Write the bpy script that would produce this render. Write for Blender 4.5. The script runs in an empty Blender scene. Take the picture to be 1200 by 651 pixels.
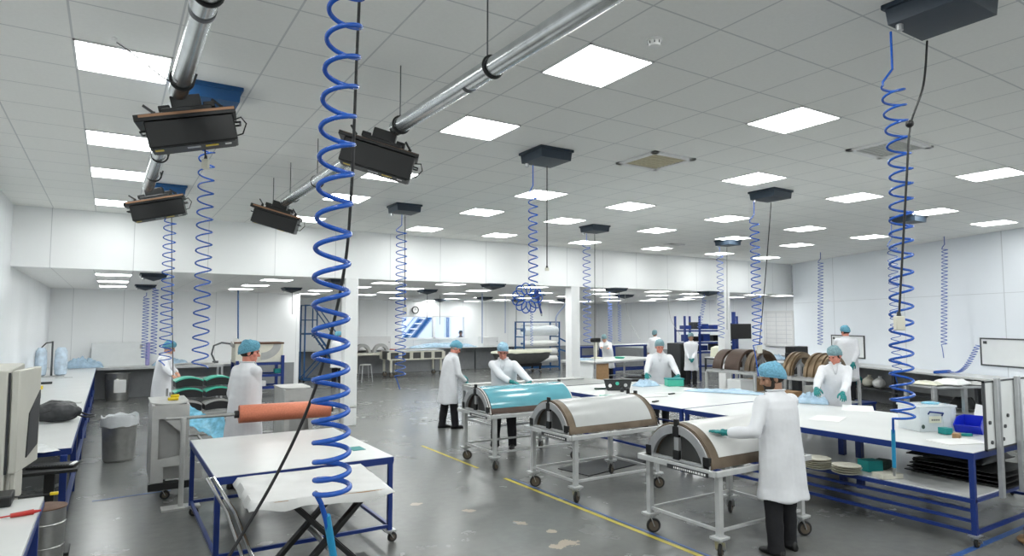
import bpy, math, random
import numpy as np
from mathutils import Vector, Matrix, Euler, noise
random.seed(7)
R = math.radians
scene = bpy.context.scene
COL = scene.collection

# ------------------------------------------------------------------ camera
CAM_H = 2.15; FPX = 747.0; YAW = R(32.12); PITCH = R(3.9)
CEIL = CAM_H + 1.905          # main ceiling
LOW = 3.05                    # ceiling of the low bay behind the header wall
cam_d = bpy.data.cameras.new('camera'); cam = bpy.data.objects.new('camera', cam_d); COL.objects.link(cam)
cam_d.sensor_fit = 'HORIZONTAL'; cam_d.sensor_width = 36; cam_d.lens = FPX / 1200 * 36
cam_d.clip_start = .05; cam_d.clip_end = 200
cam.location = (0, 0, CAM_H); cam.rotation_euler = (R(90) + PITCH, 0, -YAW)
scene.camera = cam
_fw = Vector((math.sin(YAW)*math.cos(PITCH), math.cos(YAW)*math.cos(PITCH), math.sin(PITCH)))
_rt = Vector((math.cos(YAW), -math.sin(YAW), 0)); _up = _rt.cross(_fw)
def ray(px, py): return _fw + _rt*((px-600)/FPX) - _up*((py-325.5)/FPX)
def on_z(px, py, z):           # survey helper: point of a sight line at height z
    d = ray(px, py); t = (z-CAM_H)/d.z; return Vector((d.x*t, d.y*t, z))
def z_at(px, py, x, y):        # height of a sight line above plan point x, y
    d = ray(px, py); t = math.hypot(x, y)/math.hypot(d.x, d.y); return CAM_H + d.z*t
def at_depth(px, py, dep):     # point of a sight line at a distance along the view
    return Vector((0, 0, CAM_H)) + ray(px, py)*dep

# ------------------------------------------------------------------ materials
def mat(name, col, rough=.5, metal=0, var=.06, scale=6, bump=0, trans=0, alpha=1, spec=.5, sheen=0, emit=None, estr=0, ior=1.45, coat=0):
    m = bpy.data.materials.new(name); m.use_nodes = True
    nt = m.node_tree; b = nt.nodes['Principled BSDF']
    b.inputs['Roughness'].default_value = rough; b.inputs['Metallic'].default_value = metal
    b.inputs['Specular IOR Level'].default_value = spec; b.inputs['IOR'].default_value = ior
    b.inputs['Transmission Weight'].default_value = trans; b.inputs['Alpha'].default_value = alpha
    b.inputs['Coat Weight'].default_value = coat
    c = tuple(col) + (1,)
    if var > 0:
        tc = nt.nodes.new('ShaderNodeTexCoord'); n = nt.nodes.new('ShaderNodeTexNoise')
        n.inputs['Scale'].default_value = scale; n.inputs['Detail'].default_value = 4
        nt.links.new(tc.outputs['Object'], n.inputs['Vector'])
        r = nt.nodes.new('ShaderNodeMapRange'); r.inputs[3].default_value = 1-var*2; r.inputs[4].default_value = 1+var*2
        nt.links.new(n.outputs['Fac'], r.inputs[0])
        x = nt.nodes.new('ShaderNodeMix'); x.data_type = 'RGBA'; x.blend_type = 'MULTIPLY'; x.inputs[0].default_value = 1
        x.inputs[6].default_value = c; nt.links.new(r.outputs[0], x.inputs[7])
        nt.links.new(x.outputs[2], b.inputs['Base Color'])
        if bump:
            bp = nt.nodes.new('ShaderNodeBump'); bp.inputs['Strength'].default_value = bump; bp.inputs['Distance'].default_value = .02
            nt.links.new(n.outputs['Fac'], bp.inputs['Height']); nt.links.new(bp.outputs[0], b.inputs['Normal'])
    else:
        b.inputs['Base Color'].default_value = c
    if emit:
        b.inputs['Emission Color'].default_value = tuple(emit)+(1,); b.inputs['Emission Strength'].default_value = estr
    return m
def math_node(nt, op, a, b=None, c=None):
    n = nt.nodes.new('ShaderNodeMath'); n.operation = op
    for i, v in enumerate((a, b, c)):
        if v is None: continue
        if hasattr(v, 'links'): nt.links.new(v, n.inputs[i])
        else: n.inputs[i].default_value = v
    return n.outputs[0]
def grid_lines(m, axes, line_col):
    """darker joint lines: axes = [(0|1|2, offset, pitch, half width)] in object space"""
    nt = m.node_tree; b = nt.nodes['Principled BSDF']
    tc = nt.nodes.new('ShaderNodeTexCoord'); sx = nt.nodes.new('ShaderNodeSeparateXYZ'); nt.links.new(tc.outputs['Object'], sx.inputs[0])
    tot = None
    for a, off, pitch, hw in axes:
        t = math_node(nt, 'SUBTRACT', sx.outputs[a], off)
        t = math_node(nt, 'PINGPONG', t, pitch/2)
        t = math_node(nt, 'LESS_THAN', t, hw)
        tot = t if tot is None else math_node(nt, 'MAXIMUM', tot, t)
    x = nt.nodes.new('ShaderNodeMix'); x.data_type = 'RGBA'
    nt.links.new(tot, x.inputs[0])
    src = b.inputs['Base Color'].links[0].from_socket if b.inputs['Base Color'].links else None
    if src: nt.links.new(src, x.inputs[6])
    else: x.inputs[6].default_value = b.inputs['Base Color'].default_value
    x.inputs[7].default_value = tuple(line_col)+(1,)
    nt.links.new(x.outputs[2], b.inputs['Base Color'])
    return m
M = {}
M['ceil'] = grid_lines(mat('ceiling_tile', (.88,.88,.855), .9, var=.02, scale=40), [(0,.312,.6,.0065),(1,3.909,.6,.0065)], (.62,.63,.63))
M['low_ceil'] = grid_lines(mat('low_ceiling_tile', (.90,.90,.89), .85, var=.03, scale=40), [(0,.312,.6,.006),(1,3.909,.6,.006)], (.68,.68,.68))
M['wall'] = grid_lines(mat('wall_white', (.92,.93,.93), .42, var=.015, scale=2), [(0,.3,1.2,.006)], (.66,.67,.68))
M['wall_y'] = grid_lines(mat('wall_white_cladding', (.90,.92,.94), .28, var=.02, scale=1.5), [(1,.3,1.2,.006)], (.68,.70,.72))
M['wall_r'] = grid_lines(mat('wall_white_gloss', (.88,.92,.97), .22, var=.015, scale=1.5), [(0,.3,1.2,.005),(2,2.75,20,.006)], (.68,.71,.75))
M['grey_wall'] = mat('dado_grey', (.29,.30,.31), .5, var=.08)
M['col'] = mat('column_white', (.86,.87,.87), .45, var=.02)
M['lamp_frame'] = mat('lamp_frame_white', (.8,.8,.8), .5, var=.02)
M['white'] = mat('laminate_white', (.68,.69,.68), .28, var=.04, scale=3)
M['film'] = mat('white_release_film', (.62,.62,.61), .35, var=.08, scale=5, bump=.25)
M['blue_paint'] = mat('blue_painted_steel', (.012,.035,.19), .35, var=.06)
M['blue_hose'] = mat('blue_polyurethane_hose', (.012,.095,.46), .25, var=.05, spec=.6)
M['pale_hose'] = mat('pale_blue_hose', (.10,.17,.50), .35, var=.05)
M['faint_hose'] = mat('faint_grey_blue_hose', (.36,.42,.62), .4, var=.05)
M['teal_hose'] = mat('light_blue_hose_sleeve', (.02,.27,.50), .35, var=.05)
M['black_rubber'] = mat('black_rubber', (.012,.012,.013), .45, var=.1)
M['black'] = mat('black_painted_metal', (.008,.0085,.009), .42, var=.1, scale=9)
M['dark'] = mat('dark_plastic', (.03,.032,.035), .5, var=.1)
M['box_dark'] = mat('dark_slate_box', (.022,.036,.055), .45, var=.08)
M['box_blue'] = mat('blue_box_paint', (.012,.085,.24), .4, var=.06)
M['duct'] = mat('galvanised_duct', (.62,.64,.65), .27, metal=1, var=.12, scale=14)
M['clamp'] = mat('clamp_grey', (.10,.105,.11), .45, metal=.5)
M['copper'] = mat('copper_edge', (.34,.19,.11), .45, metal=.5)
M['roll_copper'] = mat('copper_mesh_roll', (.62,.20,.115), .42, metal=.25, var=.12, scale=60)
M['alu'] = mat('aluminium', (.55,.56,.57), .38, metal=.75, var=.1, scale=10)
M['white_frame'] = mat('trolley_grey_white_paint', (.52,.53,.53), .42, metal=.1, var=.1, scale=8)
M['chrome'] = mat('chrome', (.7,.7,.7), .15, metal=1)
M['tyre'] = mat('castor_tyre', (.02,.02,.021), .55, var=.1)
M['hub'] = mat('castor_hub', (.16,.13,.10), .45, metal=.4)
M['bronze'] = mat('bronze_mould', (.23,.17,.11), .33, metal=.75, var=.16, scale=7)
M['tool_steel'] = mat('worn_mould_steel', (.15,.115,.082), .42, metal=.55, var=.24, scale=6)
M['brown'] = mat('dark_brown_laminate', (.085,.055,.042), .35, metal=.2, var=.15)
M['ply_white'] = mat('white_ply_on_mould', (.60,.60,.585), .30, var=.03)
M['ply_grey'] = mat('pale_grey_ply', (.49,.50,.495), .26, var=.03)
M['blue_ply'] = mat('blue_bagging_film', (.10,.34,.41), .2, var=.10, scale=4, coat=.4)
M['end_dark'] = mat('dark_mould_inside', (.09,.092,.09), .5, var=.15)
M['coat'] = mat('white_lab_coat', (.74,.75,.78), .8, var=.02, scale=30)
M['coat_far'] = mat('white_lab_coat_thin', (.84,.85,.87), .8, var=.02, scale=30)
M['skin'] = mat('skin', (.60,.31,.21), .5, var=.08, scale=20)
M['skin_red'] = mat('skin_ruddy', (.66,.26,.19), .5, var=.08, scale=20)
M['skin_tan'] = mat('skin_tan', (.36,.20,.13), .5, var=.08, scale=20)
M['trouser'] = mat('black_trousers', (.012,.012,.015), .8, var=.15, scale=30)
M['shoe'] = mat('black_shoes', (.010,.010,.010), .4, var=.1)
def net(n, c): return mat(n, c, .7, var=.28, scale=60, bump=.6)
M['net_blue'] = net('blue_hair_net', (.17,.42,.58)); M['net_teal'] = net('teal_hair_net', (.13,.36,.48)); M['net_grey'] = net('grey_green_hair_net', (.20,.33,.36)); M['net_pale'] = net('pale_blue_hair_net', (.32,.52,.66))
M['glove'] = mat('teal_nitrile_glove', (.005,.20,.20), .42, var=.12, scale=14)
M['hair_dark'] = mat('dark_hair', (.02,.014,.01), .6, var=.2, scale=80)
M['hair_grey'] = mat('grey_hair', (.35,.32,.29), .7, var=.2, scale=80)
M['eye'] = mat('dark_eye', (.02,.015,.012), .2, var=0)
M['shirt'] = mat('dark_shirt', (.03,.035,.05), .8)
M['plastic_blue'] = mat('blue_plastic_film', (.22,.58,.78), .22, var=.32, scale=14, bump=.5, alpha=.85)
M['plastic_pale'] = mat('pale_blue_plastic_film', (.50,.68,.84), .2, var=.2, scale=9, bump=.4, alpha=.75)
M['clear'] = mat('clear_plastic', (.90,.95,.97), .12, var=.04, alpha=.55)
M['wrapped'] = mat('wrapped_blue_white_roll', (.62,.74,.86), .25, var=.25, scale=9, bump=.4, alpha=.85)
M['grey_board'] = mat('grey_white_board', (.74,.76,.76), .5, var=.03)
M['green'] = mat('mint_green_ply', (.07,.50,.36), .35, var=.1)
M['rib_grey'] = mat('grey_rib', (.42,.42,.41), .4, var=.08)
M['rib_black'] = mat('black_rib', (.02,.02,.022), .45)
M['plate'] = mat('grey_white_steel_plate', (.50,.50,.485), .42, metal=.15, var=.1)
M['steel_top'] = mat('dull_steel_top', (.27,.28,.27), .4, metal=.3, var=.1)
M['beige'] = mat('beige_cabinet_paint', (.56,.55,.49), .45, var=.03)
M['cream'] = mat('cream_plastic', (.72,.70,.60), .5, var=.05)
M['steel'] = mat('brushed_steel', (.48,.48,.47), .30, metal=.9, var=.12, scale=12)
M['bag'] = mat('translucent_bin_bag', (.72,.74,.76), .3, var=.1, bump=.4, alpha=.9)
M['wood'] = mat('chipboard', (.36,.22,.11), .6, var=.16, scale=12)
M['wood_dark'] = mat('dark_timber', (.12,.06,.035), .6, var=.2, scale=10)
M['red'] = mat('red_plastic', (.45,.02,.015), .35)
M['yellow'] = mat('yellow_plastic', (.75,.55,.02), .4)
M['y_tape'] = mat('yellow_floor_tape', (.60,.50,.06), .45, var=.2, scale=12)
M['b_tape'] = mat('blue_floor_tape', (.04,.11,.33), .45, var=.2, scale=12)
M['bin_blue'] = mat('blue_plastic_bin', (.01,.03,.55), .3, var=.05)
M['teal_card'] = mat('teal_box', (.01,.25,.25), .5)
M['paper'] = mat('paper', (.85,.85,.84), .6, var=.02)
M['board'] = mat('whiteboard', (.84,.86,.86), .22, var=.015)
M['ivory'] = mat('ivory_film', (.72,.72,.58), .4, var=.06)
M['roll_white'] = mat('white_film_roll', (.78,.78,.76), .35, var=.05)
M['purple'] = mat('lilac_edge', (.35,.32,.62), .4)
M['dark_green'] = mat('dark_green_cloth', (.03,.06,.05), .7)
M['glass'] = mat('window_glass', (.9,.95,1), .03, var=0, trans=1, ior=1.05, alpha=.25)
M['sky_wall'] = mat('office_wall_pale', (.80,.85,.93), .7, var=.03)
M['vent_tan'] = mat('vent_filter_tan', (.55,.50,.36), .8, var=.1, scale=60)
M['vent_grey'] = mat('vent_grille_grey', (.50,.51,.49), .7, var=.08, scale=60)
M['chart'] = grid_lines(mat('ruled_chart_paper', (.85,.85,.85), .5, var=.03), [(1,.1,.42,.012),(2,.1,.16,.008)], (.66,.67,.69))
M['ink'] = mat('ink', (.05,.05,.07), .7, var=0)
# emitters
def emitter(name, col, s):
    m = bpy.data.materials.new(name); m.use_nodes = True; nt = m.node_tree; nt.nodes.clear()
    o = nt.nodes.new('ShaderNodeOutputMaterial'); e = nt.nodes.new('ShaderNodeEmission')
    e.inputs[0].default_value = tuple(col)+(1,); e.inputs[1].default_value = s; nt.links.new(e.outputs[0], o.inputs[0]); return m
LAMP = 20.5
M['lamp'] = emitter('lit_diffuser', (.97,1,.985), LAMP)
# floor: worn grey resin with patches
WORN = [(3.81,5.09,.20,.13),(3.91,5.48,.07,.08),(3.80,5.87,.08,.10),(3.53,6.56,.10,.08),(3.13,7.13,.10,.09)]
def floor_mat():
    m = mat('grey_resin_floor', (.105,.108,.105), .3, var=0); nt = m.node_tree; b = nt.nodes['Principled BSDF']
    tc = nt.nodes.new('ShaderNodeTexCoord')
    def noi(sc, det, rough=.5):
        n = nt.nodes.new('ShaderNodeTexNoise'); n.inputs['Scale'].default_value = sc; n.inputs['Detail'].default_value = det; n.inputs['Roughness'].default_value = rough
        nt.links.new(tc.outputs['Object'], n.inputs['Vector']); return n.outputs['Fac']
    def ramp(f, p):
        r = nt.nodes.new('ShaderNodeValToRGB'); nt.links.new(f, r.inputs[0])
        e = r.color_ramp.elements; e[0].position, e[0].color = p[0][0], p[0][1]+(1,); e[1].position, e[1].color = p[1][0], p[1][1]+(1,)
        return r.outputs[0]
    big = ramp(noi(.55, 5), [(.3,(.150,.155,.150)),(.72,(.195,.198,.191))])
    fine = ramp(noi(9, 6, .65), [(.3,(.88,.88,.88)),(.75,(1.08,1.08,1.07))])
    x = nt.nodes.new('ShaderNodeMix'); x.data_type='RGBA'; x.blend_type='MULTIPLY'; x.inputs[0].default_value = 1
    nt.links.new(big, x.inputs[6]); nt.links.new(fine, x.inputs[7])
    spots = ramp(noi(2.3, 7, .6), [(.745,(0,0,0)),(.765,(1,1,1))])
    y = nt.nodes.new('ShaderNodeMix'); y.data_type='RGBA'; nt.links.new(spots, y.inputs[0])
    nt.links.new(x.outputs[2], y.inputs[6]); y.inputs[7].default_value = (.33,.32,.28,1)
    sx = nt.nodes.new('ShaderNodeSeparateXYZ'); nt.links.new(tc.outputs['Object'], sx.inputs[0]); wob = noi(7, 5, .6); tot = None
    for cx, cy, r1, r2 in WORN:
        ax = math_node(nt, 'DIVIDE', math_node(nt, 'SUBTRACT', sx.outputs[0], cx), r1); ay = math_node(nt, 'DIVIDE', math_node(nt, 'SUBTRACT', sx.outputs[1], cy), r2)
        dd = math_node(nt, 'SQRT', math_node(nt, 'ADD', math_node(nt, 'MULTIPLY', ax, ax), math_node(nt, 'MULTIPLY', ay, ay)))
        k = math_node(nt, 'LESS_THAN', math_node(nt, 'ADD', dd, math_node(nt, 'MULTIPLY', wob, 2.4)), 1.85); tot = k if tot is None else math_node(nt, 'MAXIMUM', tot, k)
    yy = nt.nodes.new('ShaderNodeMix'); yy.data_type = 'RGBA'; nt.links.new(tot, yy.inputs[0]); nt.links.new(y.outputs[2], yy.inputs[6]); yy.inputs[7].default_value = (.42,.36,.29,1)
    nt.links.new(yy.outputs[2], b.inputs['Base Color'])
    r = nt.nodes.new('ShaderNodeMapRange'); r.inputs[3].default_value=.20; r.inputs[4].default_value=.32
    nt.links.new(noi(1.3, 6, .6), r.inputs[0]); nt.links.new(r.outputs[0], b.inputs['Roughness'])
    bp = nt.nodes.new('ShaderNodeBump'); bp.inputs['Strength'].default_value=.006; bp.inputs['Distance'].default_value=.03
    nt.links.new(noi(5, 5), bp.inputs['Height']); nt.links.new(bp.outputs[0], b.inputs['Normal'])
    return m
M['floor'] = floor_mat()

# ------------------------------------------------------------------ mesh builder
class MB:
    def __init__(s): s.v = []; s.f = []
    def add(s, vs, fs):
        b = len(s.v); s.v.extend(tuple(x) for x in vs); s.f.extend(tuple(i+b for i in f) for f in fs); return s
    def box(s, x0, y0, z0, x1, y1, z1, rot=None, c=None):
        vs = [Vector((x,y,z)) for z in (z0,z1) for y in (y0,y1) for x in (x0,x1)]
        if rot is not None:
            cc = Vector(c) if c else Vector(((x0+x1)/2,(y0+y1)/2,(z0+z1)/2)); vs = [rot @ (v-cc) + cc for v in vs]
        return s.add(vs, [(0,2,3,1),(4,5,7,6),(0,1,5,4),(2,6,7,3),(0,4,6,2),(1,3,7,5)])
    def bar(s, p0, p1, w, h=None):
        """square bar between two points"""
        p0, p1 = Vector(p0), Vector(p1); h = h or w; d = (p1-p0).normalized()
        u = d.cross(Vector((0,0,1))); u = u.normalized() if u.length > 1e-4 else Vector((1,0,0)); n = u.cross(d).normalized()
        vs = [p + u*a*w/2 + n*b*h/2 for p in (p0,p1) for b in (-1,1) for a in (-1,1)]
        return s.add(vs, [(0,1,3,2),(4,6,7,5),(0,4,5,1),(2,3,7,6),(0,2,6,4),(1,5,7,3)])
    def cyl(s, p0, p1, r, r1=None, n=14):
        p0, p1 = Vector(p0), Vector(p1); r1 = r if r1 is None else r1; d = (p1-p0).normalized()
        u = d.orthogonal().normalized(); w = d.cross(u)
        vs = []
        for p, q in ((p0,r),(p1,r1)):
            for i in range(n):
                a = 2*math.pi*i/n; vs.append(p + u*math.cos(a)*q + w*math.sin(a)*q)
        fs = [(i,(i+1)%n,n+(i+1)%n,n+i) for i in range(n)] + [tuple(range(n-1,-1,-1)), tuple(range(n,2*n))]
        return s.add(vs, fs)
    def tube(s, pts, r, n=8, close=False):
        P = np.array([tuple(p) for p in pts], float); m = len(P)
        T = np.gradient(P, axis=0) if not close else np.roll(P,-1,0)-np.roll(P,1,0)
        T /= np.linalg.norm(T, axis=1)[:,None]+1e-12
        u = np.cross(T[0], (0,0,1.)); u = np.array((1.,0,0)) if np.linalg.norm(u) < 1e-3 else u/np.linalg.norm(u)
        a = np.arange(n)*2*math.pi/n; vs = []
        rr = r if hasattr(r, '__len__') else [r]*m
        for i in range(m):
            u = u - T[i]*np.dot(u, T[i]); u /= np.linalg.norm(u)+1e-12; w = np.cross(T[i], u)
            vs.extend((P[i] + rr[i]*(np.cos(a)[:,None]*u + np.sin(a)[:,None]*w)).tolist())
        fs = [(i*n+j, i*n+(j+1)%n, (i+1)*n+(j+1)%n, (i+1)*n+j) for i in range(m-1) for j in range(n)]
        if close: fs += [((m-1)*n+j, (m-1)*n+(j+1)%n, (j+1)%n, j) for j in range(n)]
        else: fs += [tuple(range(n-1,-1,-1)), tuple(range((m-1)*n, m*n))]
        return s.add(vs, fs)
    def lathe(s, prof, n=24, at=(0,0,0), M_=None, ring=False):
        vs = []; k = len(prof)
        for r, z in prof:
            for i in range(n):
                a = 2*math.pi*i/n; p = Vector((r*math.cos(a), r*math.sin(a), z)); p = (M_ @ p) if M_ else p; vs.append(p+Vector(at))
        fs = [(j*n+i, j*n+(i+1)%n, (j+1)*n+(i+1)%n, (j+1)*n+i) for j in range(k-1) for i in range(n)]
        fs += [((k-1)*n+i, (k-1)*n+(i+1)%n, (i+1)%n, i) for i in range(n)] if ring else [tuple(range(n-1,-1,-1)), tuple(range((k-1)*n, k*n))]
        return s.add(vs, fs)
    def ell(s, c, rad, n=16, rot=None):
        c = Vector(c); prof = []; m = n//2; vs = []; fs = []
        for j in range(1, m):
            t = math.pi*j/m
            for i in range(n):
                a = 2*math.pi*i/n; p = Vector((rad[0]*math.sin(t)*math.cos(a), rad[1]*math.sin(t)*math.sin(a), -rad[2]*math.cos(t)))
                vs.append((rot @ p if rot else p)+c)
        for z in (-1,1):
            p = Vector((0,0,z*rad[2])); vs.append((rot @ p if rot else p)+c)
        for j in range(m-2):
            for i in range(n): fs.append((j*n+i, j*n+(i+1)%n, (j+1)*n+(i+1)%n, (j+1)*n+i))
        b = (m-1)*n
        for i in range(n): fs.append((b, (i+1)%n, i)); fs.append((b+1, (m-2)*n+i, (m-2)*n+(i+1)%n))
        return s.add(vs, fs)
    def cap(s, p0, p1, r0, r1=None, n=12):
        r1 = r0 if r1 is None else r1
        s.cyl(p0, p1, r0, r1, n); s.ell(p0, (r0,)*3, n); s.ell(p1, (r1,)*3, n); return s
    def loft(s, rings, n=24):
        """rings: (centre, u semi-axis vector, v semi-axis vector)"""
        vs = []
        for c, u, v in rings:
            c, u, v = Vector(c), Vector(u), Vector(v)
            for i in range(n):
                a = 2*math.pi*i/n; ca, sa = math.cos(a), math.sin(a); vs.append(c+u*ca+v*sa)
        k = len(rings)
        fs = [(j*n+i, j*n+(i+1)%n, (j+1)*n+(i+1)%n, (j+1)*n+i) for j in range(k-1) for i in range(n)]
        fs += [tuple(range(n-1,-1,-1)), tuple(range((k-1)*n, k*n))]
        return s.add(vs, fs)
    def prism(s, poly, a, b, f):
        """extrude 2D polygon; f(u,v,t) -> xyz"""
        n = len(poly); vs = [f(u,v,t) for t in (a,b) for u,v in poly]
        return s.add(vs, [tuple(range(n-1,-1,-1)), tuple(range(n,2*n))] + [(i,(i+1)%n,n+(i+1)%n,n+i) for i in range(n)])
    def strip(s, outer, inner, a, b, f):
        """ring-shaped plate between two polylines of the same length, extruded from a to b"""
        n = len(outer)
        vs = [f(u,v,t) for t in (a,b) for u,v in list(outer)+list(inner)]
        O = lambda t,i: t*2*n+i; I = lambda t,i: t*2*n+n+i; fs = []
        for i in range(n-1):
            fs += [(O(0,i),I(0,i),I(0,i+1),O(0,i+1)), (O(1,i),O(1,i+1),I(1,i+1),I(1,i)), (O(0,i),O(0,i+1),O(1,i+1),O(1,i)), (I(0,i),I(1,i),I(1,i+1),I(0,i+1))]
        fs += [(O(0,0),O(1,0),I(1,0),I(0,0)), (O(0,n-1),I(0,n-1),I(1,n-1),O(1,n-1))]
        return s.add(vs, fs)
    def sheet(s, fn, nu, nv, th=.004):
        """a draped sheet: fn(u,v) in 0..1 -> point, given a thickness"""
        top = [Vector(fn(i/nu, j/nv)) for j in range(nv+1) for i in range(nu+1)]
        w = nu+1; N = len(top); bot = [p - Vector((0,0,th)) for p in top]
        fs = []
        for j in range(nv):
            for i in range(nu):
                a = j*w+i; fs.append((a,a+1,a+w+1,a+w)); fs.append((N+a,N+a+w,N+a+w+1,N+a+1))
        edge = [i for i in range(nu)] + [j*w+nu for j in range(nv)] + [nv*w+i for i in range(nu,0,-1)] + [j*w for j in range(nv,0,-1)]
        for k in range(len(edge)):
            a, b = edge[k], edge[(k+1)%len(edge)]; fs.append((b,a,N+a,N+b))
        return s.add(top+bot, fs)
    def mesh(s, name):
        me = bpy.data.meshes.new(name); me.from_pydata(s.v, [], s.f); me.update(); return me
def finish(me, m, smooth=True, ang=38):
    me.materials.append(M[m] if isinstance(m, str) else m)
    if smooth and len(me.polygons):
        me.polygons.foreach_set('use_smooth', [True]*len(me.polygons)); me.set_sharp_from_angle(angle=R(ang))
    me.update()
def part(name, mb, m, parent=None, bev=0, ang=38, label=None):
    me = mb.mesh(name); finish(me, m, True, ang)
    o = bpy.data.objects.new(name, me); COL.objects.link(o)
    if parent: o.parent = parent
    if bev:
        b = o.modifiers.new('bevel', 'BEVEL'); b.width = bev; b.segments = 2; b.limit_method = 'ANGLE'; b.angle_limit = R(40)
    if label: o['label'] = label
    return o
def tag(o, label, cat, group=None, kind=None):
    if label: o['label'] = label
    if cat: o['category'] = cat
    if group: o['group'] = group
    if kind: o['kind'] = kind
    return o
def thing(name, label, cat, loc=(0,0,0), rz=0, group=None):
    o = bpy.data.objects.new(name, None); COL.objects.link(o); o.empty_display_size = .1
    o.location = loc; o.rotation_euler = (0,0,rz); return tag(o, label, cat, group)
def single(name, mb, m, label, cat, group=None, bev=0, ang=38, loc=None, rz=0):
    o = part(name, mb, m, None, bev, ang); tag(o, label, cat, group)
    if loc is not None: o.location = loc; o.rotation_euler = (0,0,rz)
    return o
def struct(name, mb, m, bev=0):
    o = part(name, mb, m, None, bev); o['kind'] = 'structure'; return o
def dup(root, loc, rz, label=None, group=None):
    def rec(o, p):
        c = o.copy(); COL.objects.link(c); c.parent = p
        for ch in o.children: rec(ch, c)
        return c
    r = rec(root, None); r.location = loc; r.rotation_euler = (0,0,rz)
    if label: r['label'] = label
    if group: r['group'] = group
    return r
# ------------------------------------------------------------------ people
def remeshed(mb, voxel, smooth=4, wrinkle=None, name='m'):
    me = mb.mesh('tmp'); o = bpy.data.objects.new('tmp', me); COL.objects.link(o)
    m = o.modifiers.new('r', 'REMESH'); m.mode = 'VOXEL'; m.voxel_size = voxel; m.adaptivity = 0
    if smooth:
        s = o.modifiers.new('s', 'SMOOTH'); s.iterations = smooth; s.factor = .5
    dg = bpy.context.evaluated_depsgraph_get(); ev = o.evaluated_get(dg)
    out = bpy.data.meshes.new_from_object(ev, preserve_all_data_layers=False, depsgraph=dg); out.name = name
    bpy.data.objects.remove(o); bpy.data.meshes.remove(me)
    if wrinkle:
        n = len(out.vertices); co = np.empty(n*3); no = np.empty(n*3)
        out.vertices.foreach_get('co', co); out.vertices.foreach_get('normal', no)
        co = co.reshape(-1,3); no = no.reshape(-1,3)
        d = np.array([wrinkle(Vector(c)) for c in co]); co = co + no*d[:,None]
        out.vertices.foreach_set('co', co.ravel()); out.update()
    return out
def put(name, me, m, parent, label=None):
    me.materials.clear(); finish(me, m, True, 180)
    o = bpy.data.objects.new(name, me); COL.objects.link(o); o.parent = parent
    if label: o['label'] = label
    return o
def hand(mb, W, d, nrm, side, curl, infl=0, s=1.0, spread=.10):
    """palm, four fingers of different lengths and a thumb.  d: along the hand, nrm: out of the back of the hand, side: +1 thumb towards lateral"""
    d = d.normalized(); lat = nrm.cross(d).normalized()*side; nrm = d.cross(lat).normalized()*side
    rad = (.0088*s+infl)
    k0 = W + d*.088*s
    base = []
    for i, off in enumerate((.030,.010,-.010,-.029)):      # index .. little
        b = W + d*(.088-.004*abs(i-1))*s + lat*off*s; base.append(b)
        mb.cap(W + lat*off*.55*s, b, .013*s+infl, .0115*s+infl, 8)
    mb.ell(W + d*.045*s, (.030*s+infl, .030*s+infl, .030*s+infl), 10)
    for i, L in enumerate((.070,.079,.073,.056)):
        a = 0; p = base[i]; dd = (d + lat*(1.5-i)*spread).normalized()
        for j, fr in enumerate((.46,.30,.24)):
            a += curl*(.8,1.0,.7)[j]
            q = p + (dd*math.cos(a) - nrm*math.sin(a))*L*fr*s
            mb.cap(p, q, rad*(1-.08*j), rad*(1-.08*(j+1)), 8); p = q
    t0 = W + d*.022*s + lat*.026*s; t1 = t0 + (d*.60 + lat*.62 - nrm*.30).normalized()*.042*s
    t2 = t1 + (d*.88 + lat*.30 - nrm*.35).normalized()*.033*s; t3 = t2 + (d*.95 + lat*.08 - nrm*.4).normalized()*.026*s
    mb.cap(t0, t1, .014*s+infl, .0115*s+infl, 8); mb.cap(t1, t2, .0112*s+infl, .010*s+infl, 8); mb.cap(t2, t3, .0098*s+infl, .0085*s+infl, 8)
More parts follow.
